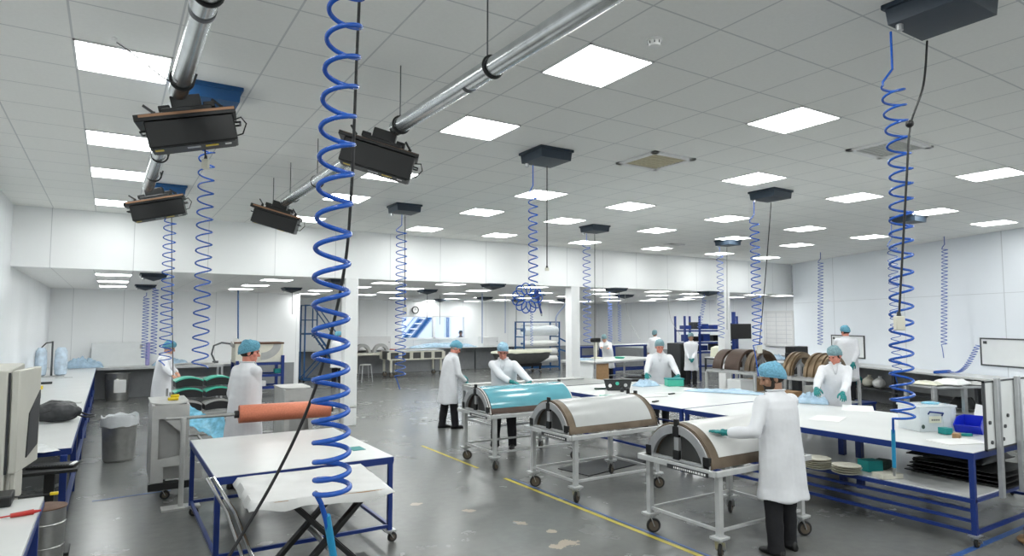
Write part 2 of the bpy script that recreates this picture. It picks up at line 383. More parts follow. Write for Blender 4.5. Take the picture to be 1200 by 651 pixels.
def person(label, xy, face, h=1.75, lean=0, wrists=None, hdir=None, head_yaw=0, head_pitch=0, skin='skin', cap='net_blue', gloves=True, coat='coat',
           hem=.50, curl=(.35,.35), vox=.009, hair=None, beard=None, glasses=False, broad=1.0, step=.05, wide=.10, z0=0, elbow=None, trouser='trouser', coat_on=True, cap_name='hair_net'):
    s = h/1.75; fx, fy = face; fl = math.hypot(fx, fy); rz = math.atan2(fy, fx) - math.pi/2
    root = thing('person', label, 'person', (xy[0], xy[1], z0), rz)
    inv = Matrix.Rotation(-rz, 3, 'Z')
    def loc(p): p = Vector(p) - Vector((xy[0], xy[1], z0)); return inv @ p
    V = Vector
    hip = V((0,0,.93*s))
    # spine: integrate a bend that starts at the hips
    sp = {}; p = hip.copy(); th = 0; z = .93
    steps = 40
    for i in range(steps+1):
        sp[i] = (p.copy(), th); th = lean*min(1, (i+1)/steps*2.0); p = p + V((0, math.sin(th), math.cos(th)))*(.57/steps)*s
    def spine(zz):     # nominal height for a straight 1.75 m figure
        if zz <= .93: return V((0,0,zz*s)), 0
        f = (zz-.93)/.57*steps; i = min(int(f), steps); q, t = sp[i]; e = (f-i)*.57/steps*s
        return q + V((0, math.sin(t), math.cos(t)))*e, t
    def ring(zz, rx, ry, off=0, grow=0):
        q, t = spine(zz); fwd = V((0, math.cos(t), -math.sin(t)))
        return (q + fwd*off*s, V((1,0,0))*(rx+grow)*s*(broad if zz < 1.47 else 1), fwd*(ry+grow)*s)
    body = MB()
    body.loft([ring(*r) for r in ((.84,.11,.09),(.90,.158,.112,-.01),(.97,.165,.118,-.01),(1.08,.142,.102),(1.22,.155,.112),(1.34,.165,.112),(1.41,.15,.095),(1.455,.10,.07),(1.48,.055,.055))], 20)
    nk, nt = spine(1.47); up = V((0, math.sin(nt), math.cos(nt))); fw = V((0, math.cos(nt), -math.sin(nt)))
    # head frame
    hp = nt*.55 + head_pitch
    Rh = Matrix.Rotation(head_yaw, 3, 'Z') @ Matrix.Rotation(-hp, 3, 'X')
    hc = nk + up*.042*s + V((0, math.sin(hp*.8+.15), math.cos(hp*.8)))*.098*s
    hs = s*1.07; H = lambda x,y,z: hc + (Rh @ V((x,y,z)))*hs
    body.cap(nk - up*.03*s, hc + (Rh @ V((0,-.02,-.05)))*s, .058*s, .054*s, 14)
    body.ell(H(0,-.012,.022), (.074*hs,.094*hs,.092*hs), 20, Rh)
    body.ell(H(0,.026,-.045), (.056*hs,.062*hs,.066*hs), 16, Rh)
    body.ell(H(0,.070,-.092), (.024*hs,.020*hs,.018*hs), 10, Rh)
    body.cap(H(-.030,.080,.026), H(.030,.080,.026), .012*hs, .012*hs, 8)
    body.cap(H(0,.088,.012), H(0,.108,-.026), .0085*hs, .0135*hs, 8)
    body.ell(H(0,.096,-.030), (.017*hs,.011*hs,.009*hs), 8, Rh)
    body.ell(H(0,.084,-.058), (.022*hs,.010*hs,.006*hs), 8, Rh); body.ell(H(0,.082,-.070), (.020*hs,.010*hs,.007*hs), 8, Rh)
    for sx in (-1,1):
        body.ell(H(sx*.076,-.014,-.012), (.010*hs,.019*hs,.031*hs), 10, Rh)
        body.ell(H(sx*.040,.058,-.024), (.022*hs,.020*hs,.024*hs), 10, Rh)
    # legs
    legs = MB(); feet = []
    for sx in (-1,1):
        y = step*sx; a = V((sx*wide*s, y, .085*s)); k = V((sx*(wide*.55+.045)*s, y*.55+.015, .49*s)); t = V((sx*.085*s, 0, .88*s))
        body.cap(t, k, .082*s, .056*s); body.cap(k, a, .054*s, .038*s); feet.append(a)
        body.cap(a + V((0,-.02,-.03))*s, a + V((0,.11,-.058))*s, .024*s, .012*s)
        legs.cap(t, k, .108*s, .086*s, 16); legs.cap(k, a + V((0,0,.01)), .085*s, .072*s, 16); legs.cyl(a, a + V((0,0,-.05*s)), .074*s, .078*s, 16)
    legs.loft([ring(*r) for r in ((.82,.12,.10),(.90,.17,.122,-.01),(.99,.172,.125,-.01),(1.03,.165,.12))], 18)
    # arms
    coatm = MB(); gl = []
    for i, sx in enumerate((-1,1)):
        q, t = spine(1.385); S = q + V((sx*.170*s*broad, 0, 0))
        W = loc(wrists[i]) if wrists and wrists[i] is not None else S + V((sx*.09, .08, -.53))*s
        L1, L2 = .295*s, .262*s; D = W - S
        if D.length > (L1+L2)*.985: W = S + D.normalized()*(L1+L2)*.985; D = W - S
        dn = D.normalized(); c = (L1*L1 - L2*L2 + D.length_squared)/(2*D.length); hh = math.sqrt(max(1e-6, L1*L1 - c*c))
        pole = V(elbow[i]) if elbow and elbow[i] else V((sx*.45, -.45, -.95))
        pole = (pole - dn*pole.dot(dn)).normalized(); E = S + dn*c + pole*hh
        body.ell(S, (.062*s,)*3, 12); body.cap(S, E, .050*s, .038*s); body.cap(E, W, .038*s, .026*s)
        coatm.ell(S + V((-sx*.012,0,-.004))*s, (.080*s,.076*s,.074*s), 14)
        We = W - (W-E).normalized()*.02*s
        coatm.cap(S, E, .072*s, .063*s, 14); coatm.cap(E, E + (We-E)*.9, .062*s, .047*s, 14); coatm.cyl(E + (We-E)*.8, We, .047*s, .045*s, 14)
        fd = (W-E).normalized(); hd = (inv @ V(hdir[i])).normalized() if hdir and hdir[i] is not None else fd
        nr = V((sx*.35, .1, 1)); nr = (nr - hd*nr.dot(hd)).normalized()
        thumb = 1 if sx > 0 else -1
        hand(body, W, hd, nr, thumb, curl[i], 0, s)
        if gloves and (gloves is True or gloves[i]):
            g = MB(); hand(g, W, hd, nr, thumb, curl[i], .0025, s*1.06); g.cyl(W - fd*.055*s, W + hd*.02*s, .034*s, .031*s, 14); gl.append(g)
    body_o = put('body', remeshed(body, vox*.8, 2, None, 'body'), skin, root)
    put('trousers', remeshed(legs, vox*1.2, 4, lambda c: .006*noise.noise(c*9) , 'trousers'), trouser, root)
    if coat_on:
        rr = [(hem,.240,.200,-.02),(hem+.02,.241,.201,-.02),(.62,.230,.190,-.015),(.80,.218,.175,-.012),(.96,.208,.165,-.008),(1.10,.203,.160),(1.22,.206,.160),(1.33,.204,.152),(1.40,.184,.128),(1.45,.125,.092),(1.485,.078,.074),(1.50,.072,.070)]
        coatm.loft([ring(*r) for r in rr], 28)
        seed = V((xy[0]*3.1, xy[1]*1.7, 0))
        def wr(c):
            dz = max(0, min(1, (1.05*s-c.z)/.5)); a = math.atan2(c.y, c.x)
            return .010*dz*math.sin(a*5 + 2.6*noise.noise(c*2+seed)) + .010*noise.noise(V((c.x*7, c.y*7, c.z*4))+seed) + .0022*noise.noise(V((c.x*14,c.y*14,c.z*16))+seed)
        co = put('lab_coat', remeshed(coatm, vox*1.15, 4, wr, 'lab_coat'), coat, root)
        # collar and front closing
        q0, t0 = spine(1.492); f0 = V((0,math.cos(t0),-math.sin(t0))); q1, t1 = spine(1.34); f1 = V((0,math.cos(t1),-math.sin(t1))); path = [q1 + f1*.150*s + V((.006,0,0))]
        q2, t2 = spine(1.43); f2 = V((0,math.cos(t2),-math.sin(t2))); path.append(q2 + f2*.122*s + V((.032*s,0,0)))
        for k in range(15):
            a = R(62) - R(304)*k/14; path.append(q0 + V((.082*s*math.sin(R(90)-a) if False else .084*s*math.cos(a), 0, .004)) + f0*.082*s*math.sin(a))
        path += [q2 + f2*.122*s - V((.032*s,0,0)), q1 + f1*.150*s - V((.006,0,0))]
        cb = MB(); cb.tube(path, .0075*s, 8); put('collar', cb.mesh('collar'), coat, co)
        for kz in (1.24,1.08,.92,.76):
            q, t = spine(kz); f = V((0,math.cos(t),-math.sin(t))); ry = .152 if kz > 1 else .166
            b = MB(); c0 = q + f*(ry-.004)*s; b.cyl(c0, c0+f*.010*s, .010*s, .009*s, 10); put('button', b.mesh('button'), coat, co)
    for a in feet:
        b = MB(); secs = ((-.085,.026,.050),(-.07,.036,.075),(-.02,.040,.085),(.04,.040,.075),(.10,.047,.055),(.15,.046,.045),(.185,.030,.035),(.195,.015,.025))
        vs = []; n = 12
        for yy, hw, hh in secs:
            for i in range(n):
                t = 2*math.pi*i/n; vs.append(V((a.x + hw*s*math.cos(t)*1.02, a.y + yy*s, max(0, (hh*.5 + hh*.62*math.sin(t))*s))))
        fs = [(j*n+i, j*n+(i+1)%n, (j+1)*n+(i+1)%n, (j+1)*n+i) for j in range(len(secs)-1) for i in range(n)] + [tuple(range(n-1,-1,-1)), tuple(range((len(secs)-1)*n, len(secs)*n))]
        b.add(vs, fs); put('shoe', b.mesh('shoe'), 'shoe', root)
    for g in gl: put('glove', remeshed(g, vox*.5, 2, None, 'glove'), 'glove', root)
    # hair net: puffy cap cut along a slanted band
    nb = MB(); n = 32; m = 14; vs = []
    rim = lambda y: .006 + (.36*y if y > 0 else .44*y)
    def cap_pt(u, a, ext=0):
        rad = math.sin(min(1, u)*math.pi/2)**.85 * (1 + .09*math.sin(math.pi*min(1,u)**2)) * (1 - .05*(u > .97))
        x, y = (.084+ext)*rad*math.cos(a), (.108+ext)*rad*math.sin(a); e = 1 - math.cos(min(1,u)*math.pi/2)
        q = V((x, y-.014, .134*(1-e) + rim(.108*math.sin(a)*rad)*e + .020*math.sin(math.pi*u)))
        return q
    sd = V((xy[0],xy[1],0))
    for k in range(m+1):
        for i in range(n):
            q = cap_pt(k/m, 2*math.pi*i/n); q = q*(1 + (.075*noise.noise(q*30+sd) if k < m else 0)); vs.append(hc + (Rh @ q)*hs)
    fs = [(j*n+i, j*n+(i+1)%n, (j+1)*n+(i+1)%n, (j+1)*n+i) for j in range(m) for i in range(n)] + [tuple(range(m*n, m*n+n))]
    nb.add(vs, fs); net_o = put(cap_name, nb.mesh(cap_name), cap, root)
    if cap_name == 'hair_net': bb = MB(); bb.tube([hc + (Rh @ cap_pt(1, 2*math.pi*i/30, .001))*hs for i in range(30)], .005*s, 6, True); put('elastic_band', bb.mesh('elastic_band'), cap, net_o)
    if hair:
        b = MB(); b.ell(H(0,-.030,-.004), (.079*hs,.080*hs,.062*hs), 16, Rh)
        for sx in (-1,1): b.ell(H(sx*.071,.022,.006), (.008*hs,.016*hs,.034*hs), 8, Rh)
        put('hair', remeshed(b, vox*.8, 2, lambda c: .002*noise.noise(c*60), 'hair'), hair, root)
    if beard:
        b = MB(); b.ell(H(0,.046,-.076), (.052*hs,.052*hs,.040*hs), 14, Rh); b.ell(H(0,.072,-.088), (.030*hs,.028*hs,.028*hs), 12, Rh); b.cap(H(-.022,.092,-.047), H(.022,.092,-.047), .006*hs, .006*hs, 6)
        for sx in (-1,1): b.cap(H(sx*.062,.012,-.02), H(sx*.050,.030,-.075), .014*hs, .018*hs, 8)
        put('beard', remeshed(b, vox*.7, 2, lambda c: .002*noise.noise(c*60), 'beard'), beard, root)
    for sx in (-1,1):
        b = MB(); b.ell(H(sx*.031,.0795,.006), (.012*hs,.008*hs,.007*hs), 8, Rh); put('eye', b.mesh('eye'), 'eye', root)
    if glasses:
        b = MB()
        for sx in (-1,1):
            b.tube([H(sx*.033 + .024*math.cos(a), .099, .004 + .018*math.sin(a)) for a in [2*math.pi*i/14 for i in range(14)]], .0022*hs, 6, True)
            b.tube([H(sx*.057,.097,.008), H(sx*.078,.05,.008), H(sx*.080,-.02,.004)], .0022*hs, 6)
        b.tube([H(-.009,.099,.008), H(0,.102,.010), H(.009,.099,.008)], .0022*hs, 6)
        put('glasses', b.mesh('glasses'), 'dark', root)
    return root
RT = Vector((math.cos(YAW), -math.sin(YAW))); FW = Vector((math.sin(YAW), math.cos(YAW)))
def fdir(r, f): v = RT*r + FW*f; return (v.x, v.y)
# foreground man beside the near mould trolley
person('bearded man in white coat and blue hair net touching the nearest mould trolley', (5.39,3.83), fdir(-.42,.91), 1.755, .08,
       wrists=[at_depth(853,507,6.07), at_depth(893,520,6.5)], hdir=[(-.85,.42,.16), (-.5,.6,-.4)], head_yaw=R(56), head_pitch=R(14), skin='skin_tan', cap='net_blue',
       hem=.51, curl=(.10,.4), vox=.008, hair='hair_dark', beard='hair_dark', step=.05, wide=.135, broad=1.05)
person('worker seen from the side, leaning on the grey steel table', (5.86,11.75), fdir(.85,.45), 1.77, .20,
       wrists=[at_depth(541,440,13.4), at_depth(546,447,12.95)], head_yaw=R(-10), head_pitch=R(28), skin='skin_red', cap='net_teal', hem=.50, vox=.010, hair='hair_grey', step=.10, coat='coat', broad=1.05)
person('man with glasses and ruddy face leaning over the blue covered mould', (5.75,9.42), fdir(-.10,-1), 1.80, .26,
       wrists=[at_depth(627,452,10.35), at_depth(604,453,10.35)], hdir=[(-.5,-.2,-.1),(.5,-.5,-.1)], head_yaw=R(4), head_pitch=R(9), skin='skin_red', cap='net_pale', hem=.55, vox=.010, glasses=True, broad=1.06, wide=.14)
person('worker in long white coat standing at the back left bench beside the bin', (.93,14.95), fdir(.90,.25), 1.76, .16,
       wrists=[at_depth(208,438,12.9), at_depth(204,442,12.6)], head_pitch=R(16), skin='skin', cap='net_teal', hem=.44, vox=.012, gloves=False, hair='hair_grey')
person('tall man seen from behind at the copper coloured roll', (1.52,8.97), fdir(.55,.85), 1.90, .04,
       wrists=[None, at_depth(302,490,8.55)], head_yaw=R(-30), head_pitch=R(8), skin='skin_red', cap='net_teal', hem=.50, vox=.009, gloves=False, hair='hair_dark', curl=(.4,.6), broad=1.08)
person('smiling worker in white coat holding a green box at the big white table', (9.75,9.72), fdir(-.22,-1), 1.78, .22,
       wrists=[at_depth(796,441,12.75), at_depth(757,441,12.8)], hdir=[(-.7,-.4,-.2),(-.6,-.7,-.3)], head_yaw=R(12), head_pitch=R(6), skin='skin_red', cap='net_grey', hem=.55, vox=.010, broad=1.12, hair='hair_grey')
person('worker standing with clasped teal gloved hands between the back tables', (16.5,15.0), fdir(-.12,-1), 1.76, .02,
       wrists=[at_depth(812.5,421,21.1), at_depth(807.5,421,21.1)], hdir=[(-.8,-.2,-.4),(.8,-.5,-.4)], skin='skin_tan', cap='net_grey', hem=.52, vox=.013, hair='hair_dark', step=0, curl=(.7,.7))
person('worker in white coat turned away behind the far table, blue bins beside', (18.6,18.8), fdir(.3,1), 1.80, .03, skin='skin_tan', cap='net_grey', hem=.5, vox=.014, gloves=False, coat='coat_far', hair='hair_dark', head_yaw=R(-25))
person('worker bending over the table with the chipboard side panel', (15.1,17.6), fdir(-.55,-.75), 1.74, .5,
       wrists=[at_depth(712,412,21.6), at_depth(704,412,21.6)], head_yaw=R(15), head_pitch=R(15), skin='skin', cap='net_grey', hem=.5, vox=.013, gloves=False, coat='coat_far', hair='hair_grey')
person('woman in white coat holding crumpled blue film at the long white table', (9.62,5.82), fdir(-.45,-.95), 1.77, .10,
       wrists=[at_depth(984,474,9.30), at_depth(952,469,9.38)], hdir=[(-.6,-.5,-.4),(-.7,-.5,-.35)], head_yaw=R(-38), head_pitch=R(20), skin='skin_red', cap='net_grey', hem=.5, vox=.009, hair='hair_dark', gloves=True, broad=1.02)
person('man seen from behind at the framed whiteboard on the right wall', (15.0,8.77), fdir(.30,1), 1.80, .10,
       wrists=[at_depth(981,408,15.7), at_depth(1000,425,15.1)], head_yaw=R(30), head_pitch=R(14), skin='skin_red', cap='net_teal', hem=.48, vox=.011, hair='hair_dark', broad=1.08, z0=.25, wide=.09, step=.02)
person('worker by the blue steps, half hidden by the big coiled hose', (6.35,20.9), fdir(.3,.8), 1.82, .05, skin='skin', cap='net_teal', hem=.62, vox=.014, gloves=False, coat='coat_far', hair='hair_dark', head_yaw=R(-40))
person('person in dark jacket standing beyond the right pane of the back window', (14.05,26.95), (-.3,-1), 1.72, .0, skin='skin_tan', cap='hair_dark', hem=.8, vox=.016, gloves=False, coat='shirt', cap_name='hair')
# ------------------------------------------------------------------ the room
XL = -1.42; YB = 13.1
def plane_box(name, x0, y0, z0, x1, y1, z1, m): return struct(name, MB().box(x0,y0,z0,x1,y1,z1), m)
plane_box('floor', -2,-5,-.1, 24,28,0, 'floor')
plane_box('ceiling', -2,-5,CEIL, 24,YB+.15,CEIL+.1, 'ceil')
plane_box('ceiling_low', -2,YB+.15,LOW, 24,28,LOW+.1, 'low_ceil')
plane_box('wall_left', XL-.15,-5,0, XL,21.3,CEIL, 'wall_y')
plane_box('wall_front', -2,-5.15,0, 24,-5,CEIL, 'wall')
plane_box('wall_header', XL,YB,LOW, 19.3,YB+.15,CEIL, 'wall')
plane_box('wall_back_left', XL,21.3,0, 5.2,21.45,LOW, 'wall')
plane_box('wall_return', 5.05,21.45,0, 5.2,25.7,LOW, 'wall_y')
plane_box('wall_back_right', 21.3,13.1,0, 21.45,25.7,LOW, 'wall_y')
# right wall runs at a slant
WR0 = Vector((19.15,12.95)); WR1 = Vector((15.35,4.75)); wd = (WR1-WR0).normalized(); wn = Vector((wd.y,-wd.x))
if wn.x < 0: wn = -wn
WR2 = WR0 + wd*20
def wall_r(s, off, z): p = WR0 + wd*s - wn*off; return Vector((p.x, p.y, z))
wb = MB(); q = [WR0, WR2, WR2+wn*.15, WR0+wn*.15]
wb.add([(p.x-WR0.x, p.y-WR0.y, z) for z in (0,CEIL) for p in q], [(3,2,1,0),(4,5,6,7),(0,1,5,4),(1,2,6,5),(2,3,7,6),(3,0,4,7)])
o = struct('wall_right', wb, 'wall_r'); o.location = (WR0.x, WR0.y, 0)
# back wall with a window
WX0, WX1 = on_z(470,370,0).x, 0
w0 = ray(470,370); w1 = ray(545,396)
t0 = 25.7/w0.y; t1 = 25.7/w1.y
WX0, WX1 = w0.x*t0, w1.x*t1; WZ1, WZ0 = CAM_H + w0.z*t0, CAM_H + w1.z*t1
wb = MB(); wb.box(5.2,25.7,0,WX0,25.85,LOW); wb.box(WX1,25.7,0,21.45,25.85,LOW); wb.box(WX0,25.7,0,WX1,25.85,WZ0); wb.box(WX0,25.7,WZ1,WX1,25.85,LOW)
struct('wall_back', wb, 'wall')
win = thing('window_1', None, None, ((WX0+WX1)/2, 25.775, WZ0)); win['kind'] = 'structure'
hw = (WX1-WX0)/2; hh = WZ1-WZ0; fm = MB()
mx = -hw + (508-470)/(545-470)*2*hw
for a, b in ((-hw,-hw+.05),(hw-.05,hw),(mx-.06,mx+.06)): fm.box(a,-.06,0,b,.06,hh)
fm.box(-hw,-.06,0,hw,.06,.05); fm.box(-hw,-.06,hh-.05,hw,.06,hh)
part('window_frame', fm, 'col', win)
for a, b in ((-hw+.05,mx-.06),(mx+.06,hw-.05)): part('window_pane', MB().box(a,-.005,.05,b,.005,hh-.05), 'glass', win)
sill = MB(); sill.box(-hw-.1,-.16,-.05,hw+.1,.02,0); part('window_sill', sill, 'col', win)
# hall beyond the window: pale walls, a lit ceiling and blue stairs
hb = MB(); hb.box(WX0-4,31.5,-.1,WX1+6,31.6,4.2); hb.box(WX0-4,25.85,-.1,WX0-3.9,31.5,4.2); hb.box(WX1+6,25.85,-.1,WX1+6.1,31.6,4.2); hb.box(WX0-4,25.85,4.2,WX1+6.1,31.6,4.3); hb.box(WX0-4,25.85,-.1,WX1+6.1,31.5,0)
struct('wall_hall', hb, 'sky_wall')
for x in (WX0-1, WX0+3, WX0+7):
    l = bpy.data.lights.new('hall_lamp','AREA'); l.energy = 170; l.size = 1.6; l.color = (.86,.93,1); lo = bpy.data.objects.new('hall_lamp', l); COL.objects.link(lo); lo.location = (x,28.6,4.15)
st = thing('staircase', 'blue steel staircase with white treads seen through the back window', 'stairs', (WX0+2.0,29.6,0))
a0, a1 = Vector((-.6,0,.6)), Vector((1.9,0,3.5))
for y in (-.5,.5):
    part('stringer', MB().bar(a0+Vector((0,y,0)), a1+Vector((0,y,0)), .05, .26), 'box_blue', st)
    part('handrail', MB().bar(a0+Vector((0,y,.95)), a1+Vector((0,y,.95)), .05), 'box_blue', st)
for k in range(11):
    p = a0.lerp(a1, (k+.5)/11); part('tread', MB().box(p.x-.12,-.48,p.z-.03,p.x+.14,.48,p.z+.02), 'paper', st)
part('stair_post', MB().box(1.85,-.55,0,1.97,-.43,3.5), 'box_blue', st); part('stair_base', MB().box(-.8,-.5,0,-.5,.5,.62), 'sky_wall', st)
# columns carrying the header
for i, (px, lab) in enumerate(((412.5,'square white column left, behind the big blue coiled hose'),(674,'square white column in the middle of the room'),(851,'narrow white column behind the dark ring moulds'))):
    x = ray(px,335).x*(YB+.02)/ray(px,335).y
    c = MB().box(-.135,0,0,.135,.27,LOW); o = single('column', c, 'col', lab, 'column', None, .01); o.location = (x, YB, 0)
# skirting trim, cable trunking
plane_box('baseboard_back', 5.2,25.66,0, 21.3,25.7,.95, 'grey_wall')
plane_box('baseboard_left', XL,21.26,0, 5.05,21.3,.84, 'grey_wall')
plane_box('baseboard_side', 21.26,13.2,0, 21.3,25.66,.9, 'grey_wall')
bw = MB(); p = [wall_r(.3,.002,0), wall_r(19,.002,0)]
bw.add([tuple(wall_r(s, o, z)) for z in (0,.86) for s, o in ((.3,.02),(19,.02),(19,-.01),(.3,-.01))], [(3,2,1,0),(4,5,6,7),(0,1,5,4),(1,2,6,5),(2,3,7,6),(3,0,4,7)])
struct('baseboard_right', bw, 'grey_wall')

# ------------------------------------------------------------------ ceiling lights
def panel_light(label, x, y, z, sx=.6, sy=.6):
    t = thing('ceiling_light', label, 'ceiling light', (x,y,z), 0, 'square ceiling lights')
    f = MB()
    for a, b, c, d in ((-sx/2,-sy/2,sx/2,-sy/2+.012),(-sx/2,sy/2-.012,sx/2,sy/2),(-sx/2,-sy/2,-sx/2+.012,sy/2),(sx/2-.012,-sy/2,sx/2,sy/2)): f.box(a,b,-.012,c,d,.004)
    part('lamp_frame', f, 'lamp_frame', t); part('diffuser', MB().box(-sx/2+.012,-sy/2+.012,-.006,sx/2-.012,sy/2-.012,.002), 'lamp', t); return t
ORD = ['first','second','third','fourth','fifth','sixth','seventh','eighth','ninth']
ROWS = {0:[5,9,16], 3:[0,5,12,16,20,24], 7:[0,5,9,12,16,20,24], 10:[0,5,9,12,16,20,24], 14:[0,5,9,12,16,20,24,27.5]}
rown = {0:'nearest row of the tall room', 3:'second row of the tall room', 7:'third row of the tall room', 10:'fourth row of the tall room', 14:'row by the header wall'}
for r, cs in ROWS.items():
    for k, c in enumerate(cs):
        w = 'leftmost' if k == 0 else 'rightmost' if k == len(cs)-1 else ORD[k] + ' from the left'
        panel_light('square ceiling panel light, %s in the %s' % (w, rown[r]), .012+.6*c, 3.609+.6*r, CEIL)
LOWPX = [(138,322),(139,329),(138,335),(328,327.6),(303,334),(283,338.5),(381,340),(360,344),(374,349.7),(415,336),(451,331),(486,338),(450,342),(425,345),(466,349),(441,351),(501,352),(530,333),(529,343.5),(529,350),(565,340),(564,348),(555,352.5),(586,351),(595,354),(599,345),(625,336),(634,343),(617,349),(640,352),(660,347),(652,354),(687,353),(701,339),(707,344),(716,348),(720,352),(771,341),(770,345.5),(771,349.6),(759,352),(812,344),(817,347.5),(805,350),(861,348),(883,345),(919,346)]
lows = []
for p in LOWPX:
    q = on_z(p[0], p[1], LOW); lows.append((round(q.x/.3)*.3 + .012, round(q.y/.3)*.3))
rows = sorted({round(y/1.8) for x, y in lows}); done = set()
for ri, rr in enumerate(rows):
    xs = sorted([(x, y) for x, y in lows if round(y/1.8) == rr])
    clean = []
    for x, y in xs:
        if all(abs(x-a) > .62 or abs(y-b) > .62 for a, b in clean): clean.append((x, y))
    for k, (x, y) in enumerate(clean):
        if (round(x,2), round(y,2)) in done or y < YB+.6 or y > 25.3 or x > 21: continue
        done.add((round(x,2), round(y,2)))
        nm = (ORD[k] if k < 9 else ORD[k-9]+'plus nine') + ' from the left'
        rn = 'front row' if ri == 0 else 'hindmost row' if ri == len(rows)-1 else ORD[ri] + ' row'
        t = panel_light('low bay panel light, %s in its %s' % (nm, rn), x, y, LOW); t['group'] = 'low bay ceiling lights'
# unseen lamps of the same ceiling behind the viewer, more added for brightness
for cx in (.1,3,5.4,8.0,9.6,13.2):
    for cy in (2.4,.6,-1.2,-3):
        if cx > 4 and cy > 2 and cx < 9: continue
        l = bpy.data.lights.new('unseen_rear_lamp','AREA'); l.shape = 'SQUARE'; l.size = .6; l.energy = LAMP*.36*math.pi*.95; l.color = (.97,1,.985)
        lo = bpy.data.objects.new('unseen_rear_lamp', l); COL.objects.link(lo); lo.location = (cx,cy,CEIL-.01)
w = bpy.data.worlds.new('world'); scene.world = w; w.use_nodes = True
w.node_tree.nodes['Background'].inputs[0].default_value = (.6,.65,.7,1); w.node_tree.nodes['Background'].inputs[1].default_value = .3
# ceiling grilles, detector
def grille(px, py, label, m, sx=.6, sy=.6):
    q = on_z(px, py, CEIL); t = thing('ceiling_vent', label, 'ceiling vent', (q.x,q.y,CEIL)); f = MB()
    for a, b, c, d in ((-sx/2,-sy/2,sx/2,-sy/2+.07),(-sx/2,sy/2-.07,sx/2,sy/2),(-sx/2,-sy/2,-sx/2+.07,sy/2),(sx/2-.07,-sy/2,sx/2,sy/2)): f.box(a,b,-.022,c,d,.004)
    part('vent_frame', f, 'lamp_frame', t, .004); g = MB(); g.box(-sx/2+.07,-sy/2+.07,-.008,sx/2-.07,sy/2-.07,.003)
    part('grille', g, m, t)
    s = MB()
    for k in range(9): yy = -sy/2+.09+k*(sy-.18)/8; s.box(-sx/2+.07,yy-.004,-.014,sx/2-.07,yy+.004,-.007)
    part('slats', s, m, t); return t
grille(768,188,'tan filter ceiling vent with silver frame near the room centre','vent_tan',.66,.66)
grille(1042,173,'grey square ceiling vent at the right, level with the tiles','vent_grey',.66,.6)
grille(790,286,'small dark slot vent in the far ceiling','vent_grey',.5,.25)
q = on_z(767,46,CEIL); t = thing('smoke_detector','round white smoke detector on the ceiling','smoke detector',(q.x,q.y,CEIL))
part('detector_base', MB().lathe([(.055,-.012),(.055,.004)],24), 'paper', t)
part('detector_head', MB().lathe([(.018,-.05),(.036,-.048),(.042,-.035),(.045,-.012),(.045,-.008)],24), 'paper', t)
sl = MB()
for k in range(8): a = k*math.pi/4; sl.box(.040*math.cos(a)-.004,.040*math.sin(a)-.004,-.036,.040*math.cos(a)+.004,.040*math.sin(a)+.004,-.018)
part('detector_slots', sl, 'clamp', t)

# ------------------------------------------------------------------ hose boxes
def hose_box(label, x, y, z, sz=.45, m='box_dark', rz=0, hgt=.12, tip=.025, group='hose boxes under the ceiling'):
    t = thing('hanging_hose_box', label, 'ceiling hose box', (x,y,z), rz, group); s = sz/2
    part('flange', MB().box(-s,-s,-.03,s,s,.002), m, t, .006)
    b = MB(); i = s*.92; vs = [(-i,-i,-.03),(i,-i,-.03),(i,i,-.03),(-i,i,-.03),(-i*.96,-i*.96,-hgt),(i*.96,-i*.96,-hgt),(i*.96,i*.96,-hgt),(-i*.96,i*.96,-hgt),(0,0,-hgt-tip)]
    b.add(vs, [(3,2,1,0),(0,1,5,4),(1,2,6,5),(2,3,7,6),(3,0,4,7),(4,5,8),(5,6,8),(6,7,8),(7,4,8)])
    part('box_shell', b, m, t, 0, 12); 
    for sg in (-1,1): part('cable_gland', MB().cyl((sg*i*.75,i*.75,-hgt-.04),(sg*i*.75,i*.75,-hgt+.02),.02), 'alu', t); return t
BX = {}
def box_at(key, px, py, label, **k):
    q = on_z(px, py, k.pop('zz', CEIL)-.09); BX[key] = (q.x, q.y); z = k.pop('z', CEIL); return hose_box(label, q.x, q.y, z, **k)
box_at('b1',1103,17,'large dark ceiling hose box at the top right corner of the view', sz=.46, hgt=.125)
box_at('b2',640,187,'dark ceiling hose box above the hank of coiled hose', sz=.45)
box_at('b3',474,247,'dark ceiling hose box between the black projector and the header wall', sz=.45)
box_at('b4',697,270,'dark ceiling hose box near the header wall, right of the room centre', sz=.45)
box_at('b5',903,231,'dark ceiling hose box right of the room centre above the ring moulds', sz=.45)
box_at('b6',853,286,'smallest dark hose box of the tall ceiling, close to the header wall', sz=.45)
box_at('b7',1065,259,'dark ceiling hose box half hidden by the near right coiled hose', sz=.45)
box_at('u1',246,119,'blue ceiling hose box behind the nearest left projector', m='box_blue', sz=.45)
box_at('u2',197,226,'blue ceiling hose box with yellow sticker behind the farther left projector', m='box_blue', sz=.45)
